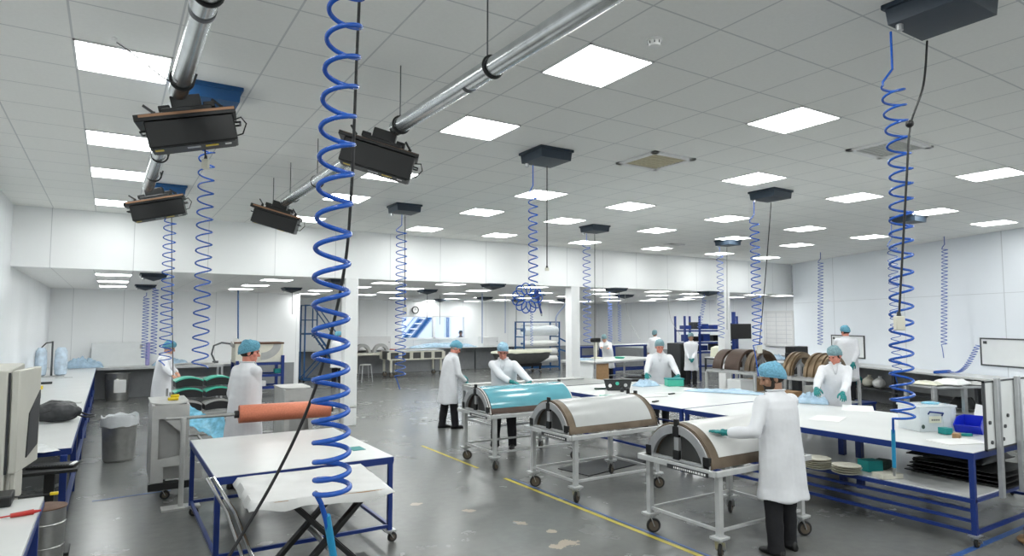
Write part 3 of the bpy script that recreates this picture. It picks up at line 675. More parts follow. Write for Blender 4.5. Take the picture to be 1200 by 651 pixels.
for i, (px, py, lab) in enumerate(((180,325,'dark hose box of the low bay, nearest the left wall lamps'),(170.5,337,'second dark hose box of the low bay at the left, farther back'),(341.5,340,'dark hose box of the low bay left of the blue steps'),(396,331,'dark hose box of the low bay beside the left column'),(500.5,342,'dark hose box of the low bay above the back window'),(515.5,352,'small dark hose box of the low bay right of the window clock'),(578,336,'widest dark hose box of the low bay, at the header opening centre'),(568,350,'dark hose box of the low bay, over the back bench centre'),(607,352.5,'dark hose box of the low bay left of the film roll rack'),(629,346,'bluish hose box of the low bay behind the hank of hose'),(662,352,'dark hose box of the low bay beside the middle column'),(722,340.5,'dark hose box of the low bay above the bending worker'),(732,347.5,'dark hose box of the low bay, second above the bending worker'),(830,344,'dark hose box of the low bay above the blue shelving'))):
    q = on_z(px, py, LOW-.07); hose_box(lab, q.x, q.y, LOW, sz=.46 if i not in (5,) else .38, hgt=.07, tip=.07, group='hose boxes in the low bay'); BX['l%d' % i] = (q.x, q.y)

# ------------------------------------------------------------------ coiled hoses and cables
def coil_pts(x, y, tips, lean, rad, ppt=22, phase=0):
    """helix through the given heights, one per turn; lean(z) gives the plan offset"""
    pts = []; n = len(tips)
    for i in range(n-1):
        for k in range(ppt):
            f = k/ppt; z = tips[i] + (tips[i+1]-tips[i])*f; a = phase - 2*math.pi*f; ox, oy = lean(z); pts.append((x+ox+rad*math.cos(a), y+oy+rad*math.sin(a), z))
    return pts
PH = -YAW
def hose(name, label, xy, top, tips, bot, rad, r, m='blue_hose', sag=lambda z:(0,0), ppt=22, n=8, tail=None, group='coiled air hoses', top_xy=None, sleeve=None):
    """straight run from the box (top), the coil, then a straight tail.  heights in metres"""
    x, y = xy; tx, ty = top_xy or xy
    pts = coil_pts(x, y, tips, sag, rad, ppt, PH)
    dz0 = (tips[0]-tips[1])*.28; dz1 = (tips[-2]-tips[-1])*.30
    pre = [(x+sag(tips[0])[0]+rad*math.cos(PH+math.pi*(1-f)), y+sag(tips[0])[1]+rad*math.sin(PH+math.pi*(1-f)), tips[0]+dz0*(1-f)) for f in [i/8 for i in range(8)]]
    pre = [(a, b, c) for a, b, c in pre]; pts = pre + pts
    if bot is not None: pts += [(x+sag(tips[-1])[0]+rad*math.cos(PH-math.pi*f), y+sag(tips[-1])[1]+rad*math.sin(PH-math.pi*f), tips[-1]-dz1*f) for f in [i/8 for i in range(9)]]
    z1 = pts[0][2]+.02
    lead = [(tx, ty, top + (z1-top)*f) if f < .7 else (tx + (pts[0][0]-tx)*(f-.7)/.3, ty + (pts[0][1]-ty)*(f-.7)/.3, top + (z1-top)*f) for f in [i/10 for i in range(11)]] if top > z1 else []
    end = []
    if bot is not None:
        e = pts[-1]; bx, by = tail or (x + sag(bot)[0], y + sag(bot)[1]); end = [(e[0] + (bx-e[0])*f**.7, e[1] + (by-e[1])*f**.7, e[2] + (bot-e[2])*f) for f in [(i+1)/8 for i in range(8)]]
    t = thing(name, label, 'air hose', (tx, ty, 0), 0, group); L = lambda P: [(a-tx, b-ty, c) for a, b, c in P]
    part('hose_coil', MB().tube(L(lead + pts + end), r, n), m, t)
    if sleeve and end:
        e = end[-1]; d = Vector(end[-1])-Vector(end[-3]); d.normalize(); s0 = Vector(e)-Vector((tx,ty,0)) - d*sleeve; s1 = Vector(e)-Vector((tx,ty,0))
        part('hose_sleeve', MB().cyl(s0, s1, r*1.55, r*1.5, 10), 'teal_hose', t); part('air_coupling', MB().cyl(s1, s1+d*.05, r*1.3, r*.9, 10), 'steel', t)
    return t
def tipz(x, y, px, ys): return [z_at(px, v, x, y) for v in ys]
# big coil in the foreground
hp = on_z(391, 376.5, CAM_H-.001); d = ray(391,376.4); d2 = Vector((d.x,d.y)).normalized()*1.9; X0, Y0 = d2.x, d2.y
ys = [-70,-38,-4,30,66,101,136,169,204,239,275,310,343,374,404,433,459,482,507,530,552,571]
cx = lambda v: 399 + (391.5-399)*min(1,max(0,v)/150) + (-4)*min(1,max(0,v-150)/170) + 2*max(0,min(1,(v-350)/120)) + 4*max(0,min(1,(v-470)/100))
tz = tipz(X0, Y0, 391, ys)
def sag0(z):
    v = 376.4 - (z-CAM_H)*FPX/1.87*.98; o = (cx(v)-391)/FPX*1.87; return (RT.x*o, RT.y*o)
hose('hanging_coiled_hose','big bright blue coiled air hose hanging in the left foreground', (X0,Y0), CEIL-.2, tz, z_at(393,700,X0,Y0),   .0475, .0072, sag=sag0, ppt=34, n=10, sleeve=.22, tail=tuple(at_depth(396,700,1.87).xy))
def cable(label, pts, r=.006, m='black_rubber', sock=None, group='pendant cables', name='pendant_cable', n=8, ball=None):
    p0 = pts[0]; t = thing(name, label, 'cable', p0, 0, group); L = [tuple(Vector(p)-Vector(p0)) for p in pts]
    # smooth through the points
    if len(L) > 2:
        S = []; P = [np.array(L[0])] + [np.array(p) for p in L] + [np.array(L[-1])]
        for i in range(1, len(P)-2):
            for k in range(8):
                u = k/8; S.append(tuple(.5*((2*P[i]) + (-P[i-1]+P[i+1])*u + (2*P[i-1]-5*P[i]+4*P[i+1]-P[i+2])*u*u + (-P[i-1]+3*P[i]-3*P[i+1]+P[i+2])*u**3)))
        S.append(L[-1]); L = S
    part('cable', MB().tube(L, r, n), m, t)
    if sock:
        e = Vector(L[-1]); w, h = sock; b = MB(); b.box(e.x-w/2,e.y-w*.35,e.z-h,e.x+w/2,e.y+w*.35,e.z+.004, Matrix.Rotation(-YAW,3,'Z')); s = part('socket_box', b, 'cream', t, w*.1)
        part('strain_relief', MB().cyl(e, e+Vector((0,0,.03)), r*2.2, r*1.3, 10), 'dark', s)
    if ball is not None: part('cable_stop', MB().ell(tuple(Vector(ball)-Vector(p0)), (.022,)*3, 12), 'black_rubber', t)
    return t
D = 2.06
cable('thick black cable beside the big blue coil, swinging down to the left', [at_depth(422,-60,D)] + [at_depth(a,b,D*k) for a, b, k in ((421,0,1),(418,70,1),(415,150,1),(412,220,1),(405,305,1),(388,390,1),(362,475,1),(322,560,.98),(268,652,.93))], .0050, n=10, name='hanging_power_cable')
# near right coil
x1, y1 = BX['b1']; q = at_depth(1060, 376, 3.66)
ys = [103,121,139,158.5,178,196,213,231,248,264,280,297,317,336,357,376,394,412,429,444,460,474,486]
cxr = lambda v: 1058 + (v-103)*.055 if v < 200 else 1063.3 - (v-200)*.040 if v < 440 else 1053.7 + (v-440)*.0
dpt = 3.66
def sagR(z):
    v = 376.4 - (z-CAM_H)*FPX/dpt; o = (cxr(v)-1060)/FPX*dpt; return (RT.x*o, RT.y*o)
tp = Vector((x1-.20, y1+.19, 0))
hose('hanging_coiled_hose','dark blue coiled air hose hanging at the right from the largest ceiling box', (q.x,q.y), CEIL-.17, tipz(q.x,q.y,1060,ys), z_at(1048,548,q.x,q.y), .058, .0068, sag=sagR, ppt=28, n=8, top_xy=(tp.x,tp.y), tail=tuple(at_depth(1048,548,dpt).xy), sleeve=.22)
cable('thin black cable with white socket box beside the right coiled hose', [(x1+.15,y1+.15,CEIL-.16), at_depth(1082,100,3.62), at_depth(1067,146,3.6), at_depth(1063,200,3.58), at_depth(1058,290,3.58), at_depth(1053.5,371,3.58)], .0062, sock=(.05,.075), ball=at_depth(1066,145,3.6))
# the other coils: (key, label, coil px, y of straight end, y of coil start, y of coil end, y of tail, turns, radius px, tube, cable px or None, socket y)
SP = [('u1','slim blue coiled hose dropping from the blue box towards the green topped parts',236,150,178,432,None,17.5,8.6,.0062,None,None),
      ('u2','slim dark coiled hose hanging behind the left worker',195,240,262,420,428,16,6.5,.0075,(200,262,440),None),
      ('b3','thin coiled hose hanging before the left half of the header wall',469.5,254,273,438,456,20,6.2,.0075,(474.5,262,360),(476,12)),
      ('b4','thin coiled hose left of the centre column cable',688,278,290,402,None,15.5,4.4,.008,(697,280,432),None),
      ('b5','blue coiled hose above the dark ring moulds',887,240,262,402,440,17,5.2,.0075,(900,243,404),(889,10)),
      ('b6','thin coiled hose near the third column',845,293,300,396,None,15,3.6,.008,(852,296,386),None),
      ('b7','thin dark coiled hose seen through the right coil',1049,262,290,432,450,17,5.0,.0065,None,None)]
for key, lab, px, y0, ya, yb, yt, turns, rp, tr, cab, sk in SP:
    bx, by = BX[key]; dep = Vector((bx,by,0)).dot(Vector((FW.x,FW.y,0)))*math.cos(PITCH)
    q = at_depth(px, 376.4, dep); za, zb = z_at(px,ya,q.x,q.y), z_at(px,yb,q.x,q.y); n = int(turns)
    tips = [za + (zb-za)*((i/n)**.94) for i in range(n+1)]
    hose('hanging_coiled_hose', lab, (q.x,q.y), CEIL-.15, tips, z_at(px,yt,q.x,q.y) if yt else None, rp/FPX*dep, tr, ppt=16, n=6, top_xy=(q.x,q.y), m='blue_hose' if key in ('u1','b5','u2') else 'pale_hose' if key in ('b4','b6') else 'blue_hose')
    if cab:
        cpx, c0, c1 = cab; dc = dep+.2; a = at_depth(cpx+(4 if key=='b5' else 0), c0, dc); b = at_depth(cpx-(10 if key=='b5' else -3 if key=='u2' else 0), c1, dc)
        cable({'u2':'thin black cable hanging behind the left worker','b3':'thin dark cable with white socket left of the window','b4':'long thin dark cable left of the chipboard panel','b5':'dark cable crossing the coiled hose above the ring moulds, white socket at its end','b6':'thin dark cable by the third column'}[key], [(a.x,a.y,CEIL-.15), tuple(a.lerp(b,.5)), tuple(b)], .006 if key != 'b5' else .007, sock=((.07,.12) if sk else None))
bx, by = BX['b2']; dep = Vector((bx,by)).dot(FW)
q = at_depth(625, 376.4, dep); za, zb = z_at(625,232,q.x,q.y), z_at(625,331,q.x,q.y)
hose('hanging_coiled_hose','blue coiled hose whose end is gathered into a flower shaped hank', (q.x,q.y), CEIL-.15, [za+(zb-za)*i/10 for i in range(11)], None, 5.4/FPX*dep, .007, ppt=18, n=6)
c = at_depth(618, 349, dep); hk = thing('hanging_hose_hank','hank of looped blue hose with spray gun hanging below the middle coil','air hose',tuple(c)); pts = []
rt3 = Vector((RT.x,RT.y,0))
for i in range(361):
    a = 2*math.pi*i/360; lp = 11; rr = .105 + .062*math.cos(lp*a); w = .035*math.sin(lp*a)
    p = rt3*(rr*math.cos(a) - w*math.sin(a)) + Vector((0,0,1))*(rr*math.sin(a) + w*math.cos(a)) + Vector((FW.x,FW.y,0))*.02*math.sin(lp*a+.6); pts.append(tuple(p))
part('hose_loops', MB().tube(pts[:-1], .0065, 6, True), 'blue_hose', hk)
g = MB(); g.bar(rt3*.10+Vector((0,0,.09)), rt3*.115+Vector((0,0,-.02)), .035,.05); g.bar(rt3*.115+Vector((0,0,-.02)), rt3*.155+Vector((0,0,-.17)), .022); part('spray_gun', g, 'blue_paint', hk, .004)
part('gun_nozzle', MB().cyl(rt3*.155+Vector((0,0,-.17)), rt3*.158+Vector((0,0,-.20)), .012,.008), 'steel', hk)
a = at_depth(641,196,dep+.15); b = at_depth(641,314,dep+.15); cable('short dark cable and white tag beside the middle coil', [(a.x,a.y,CEIL-.15), tuple(a.lerp(b,.5)), tuple(b)], .0065, sock=(.045,.03))
# far coils by the right wall and in the low bay
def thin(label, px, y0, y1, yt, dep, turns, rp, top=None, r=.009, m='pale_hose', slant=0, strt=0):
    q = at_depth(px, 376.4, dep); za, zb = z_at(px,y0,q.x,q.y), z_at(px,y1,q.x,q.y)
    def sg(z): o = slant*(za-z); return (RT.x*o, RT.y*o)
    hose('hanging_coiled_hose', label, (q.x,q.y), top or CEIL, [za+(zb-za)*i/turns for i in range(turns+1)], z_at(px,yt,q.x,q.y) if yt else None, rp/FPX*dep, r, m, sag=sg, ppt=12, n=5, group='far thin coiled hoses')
thin('thin pale coiled hose by the far end of the right wall', 964, 308, 404, None, 17.5, 26, 2.8, slant=-.04)
thin('thin pale coiled hose on the right wall above the bench', 1111, 292, 402, 419, 14.2, 26, 3.0, slant=-.055)
thin('thin coiled hose of the low bay below the second left box', 170.5, 350, 420, None, 16.3, 20, 3.2, LOW-.16)
thin('thin coiled hose of the low bay below the nearest left box', 181, 340, 415, None, 13.9, 20, 3.2, LOW-.16)
thin('faint coiled hose at the middle of the low bay wall', 623, 362, 405, None, 19, 14, 1.6, LOW, .007)
thin('blue grey coil over the bending worker', 715, 356, 400, None, 18, 15, 2.4, LOW, .008)
thin('second faint coil over the bending worker', 726, 358, 400, None, 19, 15, 1.8, LOW, .007)
thin('faint coil above the blue shelving', 826, 352, 384, None, 19, 10, 2.2, LOW, .007, slant=-.22)
def straight(label, pts, r=.006, m='clamp', name='hanging_cable'): return cable(label, pts, r, m, None, 'cables in the low bay', name, 5)
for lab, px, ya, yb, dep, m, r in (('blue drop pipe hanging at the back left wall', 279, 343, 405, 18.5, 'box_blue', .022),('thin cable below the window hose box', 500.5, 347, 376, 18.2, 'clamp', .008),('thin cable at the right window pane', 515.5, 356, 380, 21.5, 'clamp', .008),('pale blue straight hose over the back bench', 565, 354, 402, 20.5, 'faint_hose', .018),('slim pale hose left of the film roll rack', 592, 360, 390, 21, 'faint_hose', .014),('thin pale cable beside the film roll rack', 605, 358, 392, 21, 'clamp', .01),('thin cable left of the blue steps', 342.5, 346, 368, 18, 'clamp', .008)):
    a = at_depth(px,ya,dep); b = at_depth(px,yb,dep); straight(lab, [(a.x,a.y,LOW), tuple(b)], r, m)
for lab, A, B, dep, m, r in (('slanting pale hose reaching towards the middle column', (663,355), (652,382), 19.5, 'faint_hose', .022),('thin cable curving down the wall behind the bending worker', (733,352), (751,398), 20.5, 'plate', .006),('thin cable curving down left of the blue shelving', (783,352), (797,392), 20.5, 'plate', .006)):
    a = at_depth(A[0],A[1],dep); b = at_depth(B[0],B[1],dep); mid = a.lerp(b,.55) - rt3*.12; straight(lab, [(a.x,a.y,LOW), tuple(a), tuple(mid), tuple(b)], r, m)

# ------------------------------------------------------------------ ducts with projectors
def duct(label, pts, joints, r=.057, rods=()):
    t = thing('round_duct', label, 'duct', tuple(pts[0])); o = Vector(pts[0])
    for a, b in zip(pts[:-1], pts[1:]): part('duct_tube', MB().cyl(Vector(a)-o, Vector(b)-o, r, r, 28), 'duct', t)
    d = (Vector(pts[-1])-Vector(pts[0])).normalized()
    for p, kind in joints:
        p = Vector(p)-o
        if kind == 'band': part('joint_band', MB().cyl(p-d*.018, p+d*.018, r*1.06, r*1.06, 28), 'clamp', t)
        else:
            c = MB(); c.tube([p + d.orthogonal().normalized()*r*1.12*math.cos(a) + d.cross(d.orthogonal().normalized())*r*1.12*math.sin(a) for a in [2*math.pi*i/24 for i in range(24)]], .008, 6, True)
            c.bar(p+Vector((r*1.0,0,-.03)), p+Vector((r*1.35,0,.05)), .014); part('hanger_clamp', c, 'black', t)
    for p in rods:
        p = Vector(p)-o; part('hanger_rod', MB().cyl(p+Vector((0,0,r)), (p.x,p.y,CEIL-o.z), .005, .005, 8), 'clamp', t)
    return t
DZ = 3.6
def dp(x, y): return (x, y, DZ)
def dy(px, py, X=None): d = ray(px, py); X = X or (1.765 if px > 290 else .31); return X*d.y/d.x
DX2 = 1.765; DX1 = .31
duct('round metal duct running from the top centre to the middle projector', [dp(DX2+.08,1.0), dp(DX2,4.45)], [(dp(DX2+.03,dy(572,74)),'clamp'),(dp(DX2+.03,dy(545,92)),'band'),(dp(DX2,dy(470,142)),'clamp'),(dp(DX2+.06,1.9),'clamp')], rods=[dp(DX2+.03,dy(566,62)), dp(DX2,dy(469,133))])
duct('round metal duct between the middle projector and the farther one', [dp(DX2,4.9), dp(DX2-.02,8.0)], [(dp(DX2,dy(372,205)),'clamp'),(dp(DX2,dy(345,226)),'band'),(dp(DX2,dy(398,190)),'band')], rods=[dp(DX2,dy(372,205)), dp(DX2,dy(340,230)), dp(DX2,dy(320,243))])
duct('round metal duct at top left ending in the nearest projector', [dp(DX1,1.0), dp(DX1,4.45)], [(dp(DX1,dy(243,8)),'clamp'),(dp(DX1,dy(237,30)),'band'),(dp(DX1,dy(213,103)),'clamp'),(dp(DX1,2.3),'clamp')], rods=[dp(DX1,dy(222,60))])
duct('short round metal duct between the two left projectors', [dp(DX1,4.85), dp(DX1-.02,7.9)], [(dp(DX1,dy(187,190)),'clamp'),(dp(DX1,dy(180,218)),'clamp')], rods=[dp(DX1,dy(184,200))])
def projector(label, loc, rz, tilt, roll=0, w=.53, d=.24, h=.17):
    t = thing('projector', label, 'laser projector', loc, 0, 'black projectors on the ducts')
    Q = Matrix.Rotation(rz,4,'Z') @ Matrix.Rotation(tilt,4,'X') @ Matrix.Rotation(roll,4,'Y')
    def P(name, mb, m, bev=0, par=None):
        mb.v = [tuple(Q @ Vector(v)) for v in mb.v]; return part(name, mb, m, par or t, bev)
    P('housing', MB().box(-w/2,-d/2,-.30,w/2,d/2,-.30+h), 'black', .008)
    b = MB(); b.box(-w/2-.05,-d/2-.01,-.30+h,w/2+.02,d/2+.01,-.085); P('top_plate', b, 'black', .003)
    P('copper_trim', MB().box(-w/2-.02,-d/2-.014,-.30+h+.024,w/2+.015,-d/2-.010,-.090), 'copper')
    m_ = MB(); m_.box(-.15,-.09,-.088,.15,.09,-.05); m_.box(-.09,-.07,-.055,.09,.07,.03); m_.box(.10,-.05,-.06,.17,.05,-.02); m_.box(-.17,-.05,-.06,-.10,.05,-.02); P('mount_bracket', m_, 'black', .006)
    for sx in (-1,1):
        k = MB(); k.cyl((sx*(w/2-.06),-.02,-.09),(sx*(w/2-.06),-.02,-.05),.016,.013); k.bar((sx*(w/2-.06),-.02,-.055),(sx*(w/2-.06)-.05,-.03,-.005),.014); P('locking_lever', k, 'black')
        k = MB(); k.tube([(sx*w/2,-.06,-.18),(sx*(w/2+.035),-.06,-.18),(sx*(w/2+.035),.04,-.18),(sx*w/2,.04,-.18)], .007, 6); P('side_handle', k, 'black')
    k = MB(); k.tube([(w/2-.02,.05,-.14),(w/2+.05,.06,-.12),(w/2+.075,.05,-.17),(w/2+.04,.03,-.24),(w/2-.01,.03,-.25)], .005, 6); P('signal_cable', k, 'black_rubber')
    f = P('bottom_plate', MB().box(-w/2+.02,-d/2+.02,-.306,w/2-.02,d/2-.02,-.300), 'dark')
    for x0, x1, mm in ((-.24,-.19,'yellow'),(-.05,.03,'alu'),(.06,.14,'yellow'),(.18,.22,'paper')): P('warning_label', MB().box(x0,-d/2+.06,-.309,x1,-d/2+.10,-.305), mm, 0, f)
    return t
projector('black projector with copper edge, nearest on the left duct', dp(DX1+.06,4.65), R(-10), R(3), R(-13))
projector('black projector farther along the left duct, above the back opening', dp(DX1+.05,8.1), R(-10), R(3), R(-14), .53)
projector('black projector on the middle duct beside the big coiled hose', dp(DX2,4.68), R(-22), R(4), R(15), .55,.25,.185)
projector('black projector at the far end of the middle duct', dp(DX2-.02,8.2), R(-22), R(4), R(16), .53)
q = at_depth(133,47,3.3); c = cable('thin wire with small white sensor across the top left lamp', [at_depth(206,98,3.75), at_depth(190,90,3.8), at_depth(165,70,4.0), at_depth(137,50,4.2)], .005)
e = Vector(at_depth(134,46,4.2)) - c.location; part('sensor_bulb', MB().ell(e, (.022,.022,.016), 12), 'paper', c)
a = at_depth(231,170,4.4); s = cable('short lead with white plug hanging under the nearest left projector', [at_depth(240,172,4.4), at_depth(241,187,4.4)], .006, sock=(.045,.065))
# ------------------------------------------------------------------ furniture helpers
def castor(par, x, y, top, r=.065, m='tyre', turn=0):
    c = MB(); c.box(x-.055,y-.045,top-.012,x+.055,y+.045,top); c.cyl((x,y,top-.012),(x,y,top-.035),.028,.024)
    rot = Matrix.Rotation(turn,3,'Z'); off = rot @ Vector((.03,0,0)); ax = rot @ Vector((0,1,0))
    for s in (-1,1): c.bar(Vector((x,y,top-.03))+ax*s*.026, Vector((x,y,r))+off+ax*s*.026, .045, .006)
    f = part('castor', c, 'alu', par); w = Vector((x,y,r))+off
    b = MB(); b.tube([w + (rot @ Vector((math.cos(a),0,math.sin(a))))*(r-.018) for a in [2*math.pi*i/22 for i in range(22)]], .018, 8, True); part('wheel', b, m, f)
    h = MB(); h.cyl(w-ax*.016, w+ax*.016, r-.022, r-.022, 18); h.cyl(w-ax*.03, w+ax*.03, .010,.010,8); part('wheel_hub', h, 'hub', f)
    return f
def arc(r, a0, a1, n, cz=0): return [(r*math.cos(a0+(a1-a0)*i/n), cz + r*math.sin(a0+(a1-a0)*i/n)) for i in range(n+1)]
def mould_trolley(label, loc, rz, L=1.45, Wd=.94, cover='ply_white', kind=3):
    t = thing('mould_trolley', label, 'mould trolley', loc, rz, 'half drum mould trolleys'); z = .80; hx, hy = L/2, Wd/2
    f = MB()
    for y in (-hy,hy): f.box(-hx,y-.022,z-.05,hx,y+.022,z)
    for x in (-hx,hx): f.box(x-.022,-hy,z-.05,x+.022,hy,z)
    for x in (-hx*.33,hx*.33): f.box(x-.015,-hy,z-.045,x+.015,hy,z-.01)
    part('top_frame', f, 'white_frame', t, .004)
    lx, ly = hx-.10, hy-.05
    for x in (-lx,lx):
        for y in (-ly,ly):
            part('leg', MB().box(x-.027,y-.027,.205,x+.027,y+.027,z-.05), 'white_frame', t, .004)
            part('foot_plate', MB().box(x-.07,y-.06,.185,x+.07,y+.06,.207), 'white_frame', t, .003); castor(t, x, y, .186, .074, turn=.5*(1 if x*y>0 else -1))
    s = MB()
    for y in (-ly,ly): s.box(-lx,y-.014,.24,lx,y+.014,.268)
    for x in (-lx,lx): s.box(x-.014,-ly,.24,x+.014,ly,.268)
    part('lower_rail', s, 'white_frame', t, .003)
    b = MB(); b.box(-hx-.028,-hy+.06,z-.062,-hx-.022,hy*.15,z-.022); lb = part('printed_strip', b, 'dark', t)
    random.seed(int(loc[1]*10)); g = MB()
    y = -hy+.09
    while y < 0: w_ = random.choice((.012,.018,.025)); g.box(-hx-.0295,y,z-.052,-hx-.0275,y+w_,z-.034); y += w_+.010
    part('print_marks', g, 'paper', lb)
    # half drum
    cz = .735; ro = .415; a0, a1 = R(9), R(171)
    for sx in (-1,1):
        x0, x1 = (sx*hx-.02*sx - (.05 if sx>0 else 0), sx*hx-.02*sx + (.05 if sx<0 else 0))
        e = MB(); e.strip(arc(ro,a0,a1,40,cz), arc(ro-.085,a0,a1,40,cz), x0, x1, lambda u,v,w: (w,u,v)); e.box(x0,-ro*.99,z-.002,x1,-ro+.085,z+.03); e.box(x0,ro-.085,z-.002,x1,ro*.99,z+.03)
        rg = part('end_ring', e, 'alu', t, .003)
        p = MB(); p.box(x0+.004,-.028,z,x1-.004,.028,cz+ro-.07); p.box(x0+.01,-ro+.06,z,x1-.01,ro-.06,z+.028); part('end_post', p, 'alu', rg, .003)
        xo = x0-.006 if sx < 0 else x1+.006; xi = x0+.03 if sx < 0 else x1-.03
        for yy, zz, hh in ((-ro+.045,z+.02,.085),(ro-.045,z+.02,.085),(0,z+.02,.09),(0,cz+ro-.115,.10)): part('black_clamp', MB().box(min(xo,xi),yy-.038,zz,max(xo,xi),yy+.038,zz+hh), 'black', rg, .004)
        tp = MB(); tp.box(min(xo,xi)+.004,-.026,cz+ro-.03,max(xo,xi)-.002,.026,cz+ro+.055); part('top_stop', tp, 'black', rg, .005)
        d = MB(); xx = sx*(hx-.13); poly = arc(ro-.07,R(4),R(176),30,cz); d.prism(poly, xx-.008, xx+.008, lambda u,v,w: (w,u,v)); part('end_panel', d, 'end_dark', t)
    sh = MB(); sh.strip(arc(ro+.012,a0,a1,48,cz), arc(ro-.012,a0,a1,48,cz), -hx+.035, hx-.035, lambda u,v,w: (w,u,v)); part('mould_shell', sh, {1:'brown',2:'tool_steel',3:'tool_steel'}[kind], t)
    x0, x1 = {1:(-hx+.075,hx-.055),2:(-hx+.15,hx-.13),3:(-hx+.16,hx-.14)}[kind]; c0, c1 = {1:(R(22),R(160)),2:(R(24),R(160)),3:(R(26),R(158))}[kind]
    sk = MB(); sk.strip(arc(ro+.017,c0,c1,48,cz), arc(ro+.011,c0,c1,48,cz), x0, x1, lambda u,v,w: (w,u,v)); part('ply_sheet', sk, cover, t, 0, 60)
    sk.f  # noqa
    for xx in (hx-.05,-hx+.05): part('edge_trim', MB().tube([(xx, u, v) for u, v in arc(ro+.014,a0,a1,40,cz)], .008, 6), 'paper' if kind==1 else 'tool_steel', t)
    return t
mould_trolley('nearest mould trolley with white ply, the man in blue hair net touching it', (5.36,4.46,0), 0, 1.42,.98,'ply_white',3)
mould_trolley('middle mould trolley covered with pale grey ply and bronze edges', (5.40,6.58,0), 0, 1.52,1.0,'ply_grey',2)
mould_trolley('farthest mould trolley covered with shiny blue film', (5.48,8.52,0), 0, 1.62,1.0,'blue_ply',1)

def frame_table(name, label, x0, y0, x1, y1, z, top='white', fm='blue_paint', th=.03, legw=.05, rails=(), castors=False, legs=None, shelf=None, edge=True, cat='table', group=None, foot=0):
    t = thing(name, label, cat, ((x0+x1)/2,(y0+y1)/2,0), 0, group); hx, hy = (x1-x0)/2, (y1-y0)/2; lw = legw/2
    part('table_top', MB().box(-hx,-hy,z-th,hx,hy,z), top, t, .004)
    f = MB()
    for y in (-hy+lw,hy-lw): f.box(-hx,y-lw-.004,z-th-.04,hx,y+lw+.004,z-th)
    for x in (-hx+lw,hx-lw): f.box(x-lw-.004,-hy,z-th-.04,x+lw+.004,hy,z-th)
    if edge:
        for y, s in ((-hy,-1),(hy,1)): f.box(-hx-.006,min(y,y+s*.007),z-th-.02,hx+.006,max(y,y+s*.007),z-.006)
        for x, s in ((-hx,-1),(hx,1)): f.box(min(x,x+s*.007),-hy,z-th-.02,max(x,x+s*.007),hy,z-.006)
    part('apron', f, fm, t)
    f0 = .12 if castors else foot
    for x, y in (legs or [(-hx+lw,-hy+lw),(hx-lw,-hy+lw),(-hx+lw,hy-lw),(hx-lw,hy-lw)]):
        part('leg', MB().box(x-lw,y-lw,f0,x+lw,y+lw,z-th-.035), fm, t, .003)
        if castors: castor(t, x, y, f0+.004, .05)
    for rz_ in rails:
        r = MB()
        for y in (-hy+lw,hy-lw): r.box(-hx+lw,y-lw*.7,rz_-lw*.7,hx-lw,y+lw*.7,rz_+lw*.7)
        for x in (-hx+lw,hx-lw): r.box(x-lw*.7,-hy+lw,rz_-lw*.7,x+lw*.7,hy-lw,rz_+lw*.7)
        part('lower_rail', r, fm, t)
    if shelf: part('shelf', MB().box(-hx+.03,-hy+.03,shelf-.02,hx-.03,hy-.03,shelf), 'white', t, .003)
    return t
# -- the long white tables in the middle
TB = frame_table('work_table', 'long white worktable with blue frame and lower shelf, nearest on the right', 7.02,2.90,9.15,6.52,.90, legw=.046, rails=(.14,), castors=True, shelf=.47, group='white tables on blue frames')
for zz in (.34,.24):
    for x in (-1.03,1.0): part('side_rail', MB().box(x,-1.77,zz-.015,x+.03,1.77,zz+.015), 'blue_paint', TB)
r = MB(); r.box(-1.06,-1.81,.425,1.06,-1.77,.455); r.box(-1.06,1.77,.425,1.06,1.81,.455); r.box(-1.07,-1.8,.42,-1.03,1.8,.46); part('shelf_rail', r, 'blue_paint', TB)
for y in (-.2,.02): part('middle_leg', MB().box(-.2,y-.035,.1,-.13,y+.035,.82), 'blue_paint', TB)
frame_table('work_table', 'big white worktable with blue edge in the room centre, behind the pale mould trolley', 7.02,6.58,9.32,10.0,.90, legw=.046, rails=(.22,), group='white tables on blue frames')
for dx in (.14,.28): pass
# -- table in the left foreground
T1 = frame_table('work_table', 'white topped table on blue legs in the left foreground, behind the scissor lift table', .80,6.02,2.40,8.02,.83, legw=.045, rails=(.16,), castors=True, group='white tables on blue frames')
part('teal_strip', MB().box(.55,-.55,.8305,.68,-.35,.834), 'teal_card', T1)
# -- scissor lift table with draped white film
zt = .865; cs = [on_z(274,558,zt), on_z(293,590,zt), on_z(462,570,zt), on_z(425,541,zt)]
ox = sum(c.x for c in cs)/4; oy = sum(c.y for c in cs)/4; L4 = [(c.x-ox, c.y-oy) for c in cs]
LT = thing('lift_table', 'scissor lift table draped in white film with black crossed legs, left foreground', 'lift table', (ox,oy,0))
tm = MB(); tm.prism([L4[1],L4[2],L4[3],L4[0]], zt-.05, zt-.012, lambda u,v,w: (u*.96,v*.96,w)); part('platform', tm, 'wood', LT, .004)
def drape(u, v):
    a = Vector(L4[0]).lerp(Vector(L4[3]), u); b = Vector(L4[1]).lerp(Vector(L4[2]), u); p = a.lerp(b, v)
    e = min(u,1-u,v,1-v); z = zt - .012 + .006*noise.noise(Vector((p.x*7,p.y*7,3))) + .006
    if e < .02: z -= .055 + .03*noise.noise(Vector((p.x*5,p.y*5,9))); p = p*1.012
    return (p.x, p.y, z)
part('white_film', MB().sheet(drape, 44, 40, .004), 'film', LT, 0, 60)
sc = MB()
for y in (-.30,.22):
    for s in (-1,1): part('scissor_arm', MB().bar((s*.40+.05,y+s*.02,.10),(-s*.30+.05,y+s*.02,zt-.06),.07,.035), 'black', LT, .004)
sc = MB(); sc.cyl((.05,-.34,.42),(.05,.26,.42),.022); part('pivot_bar', sc, 'steel', LT)
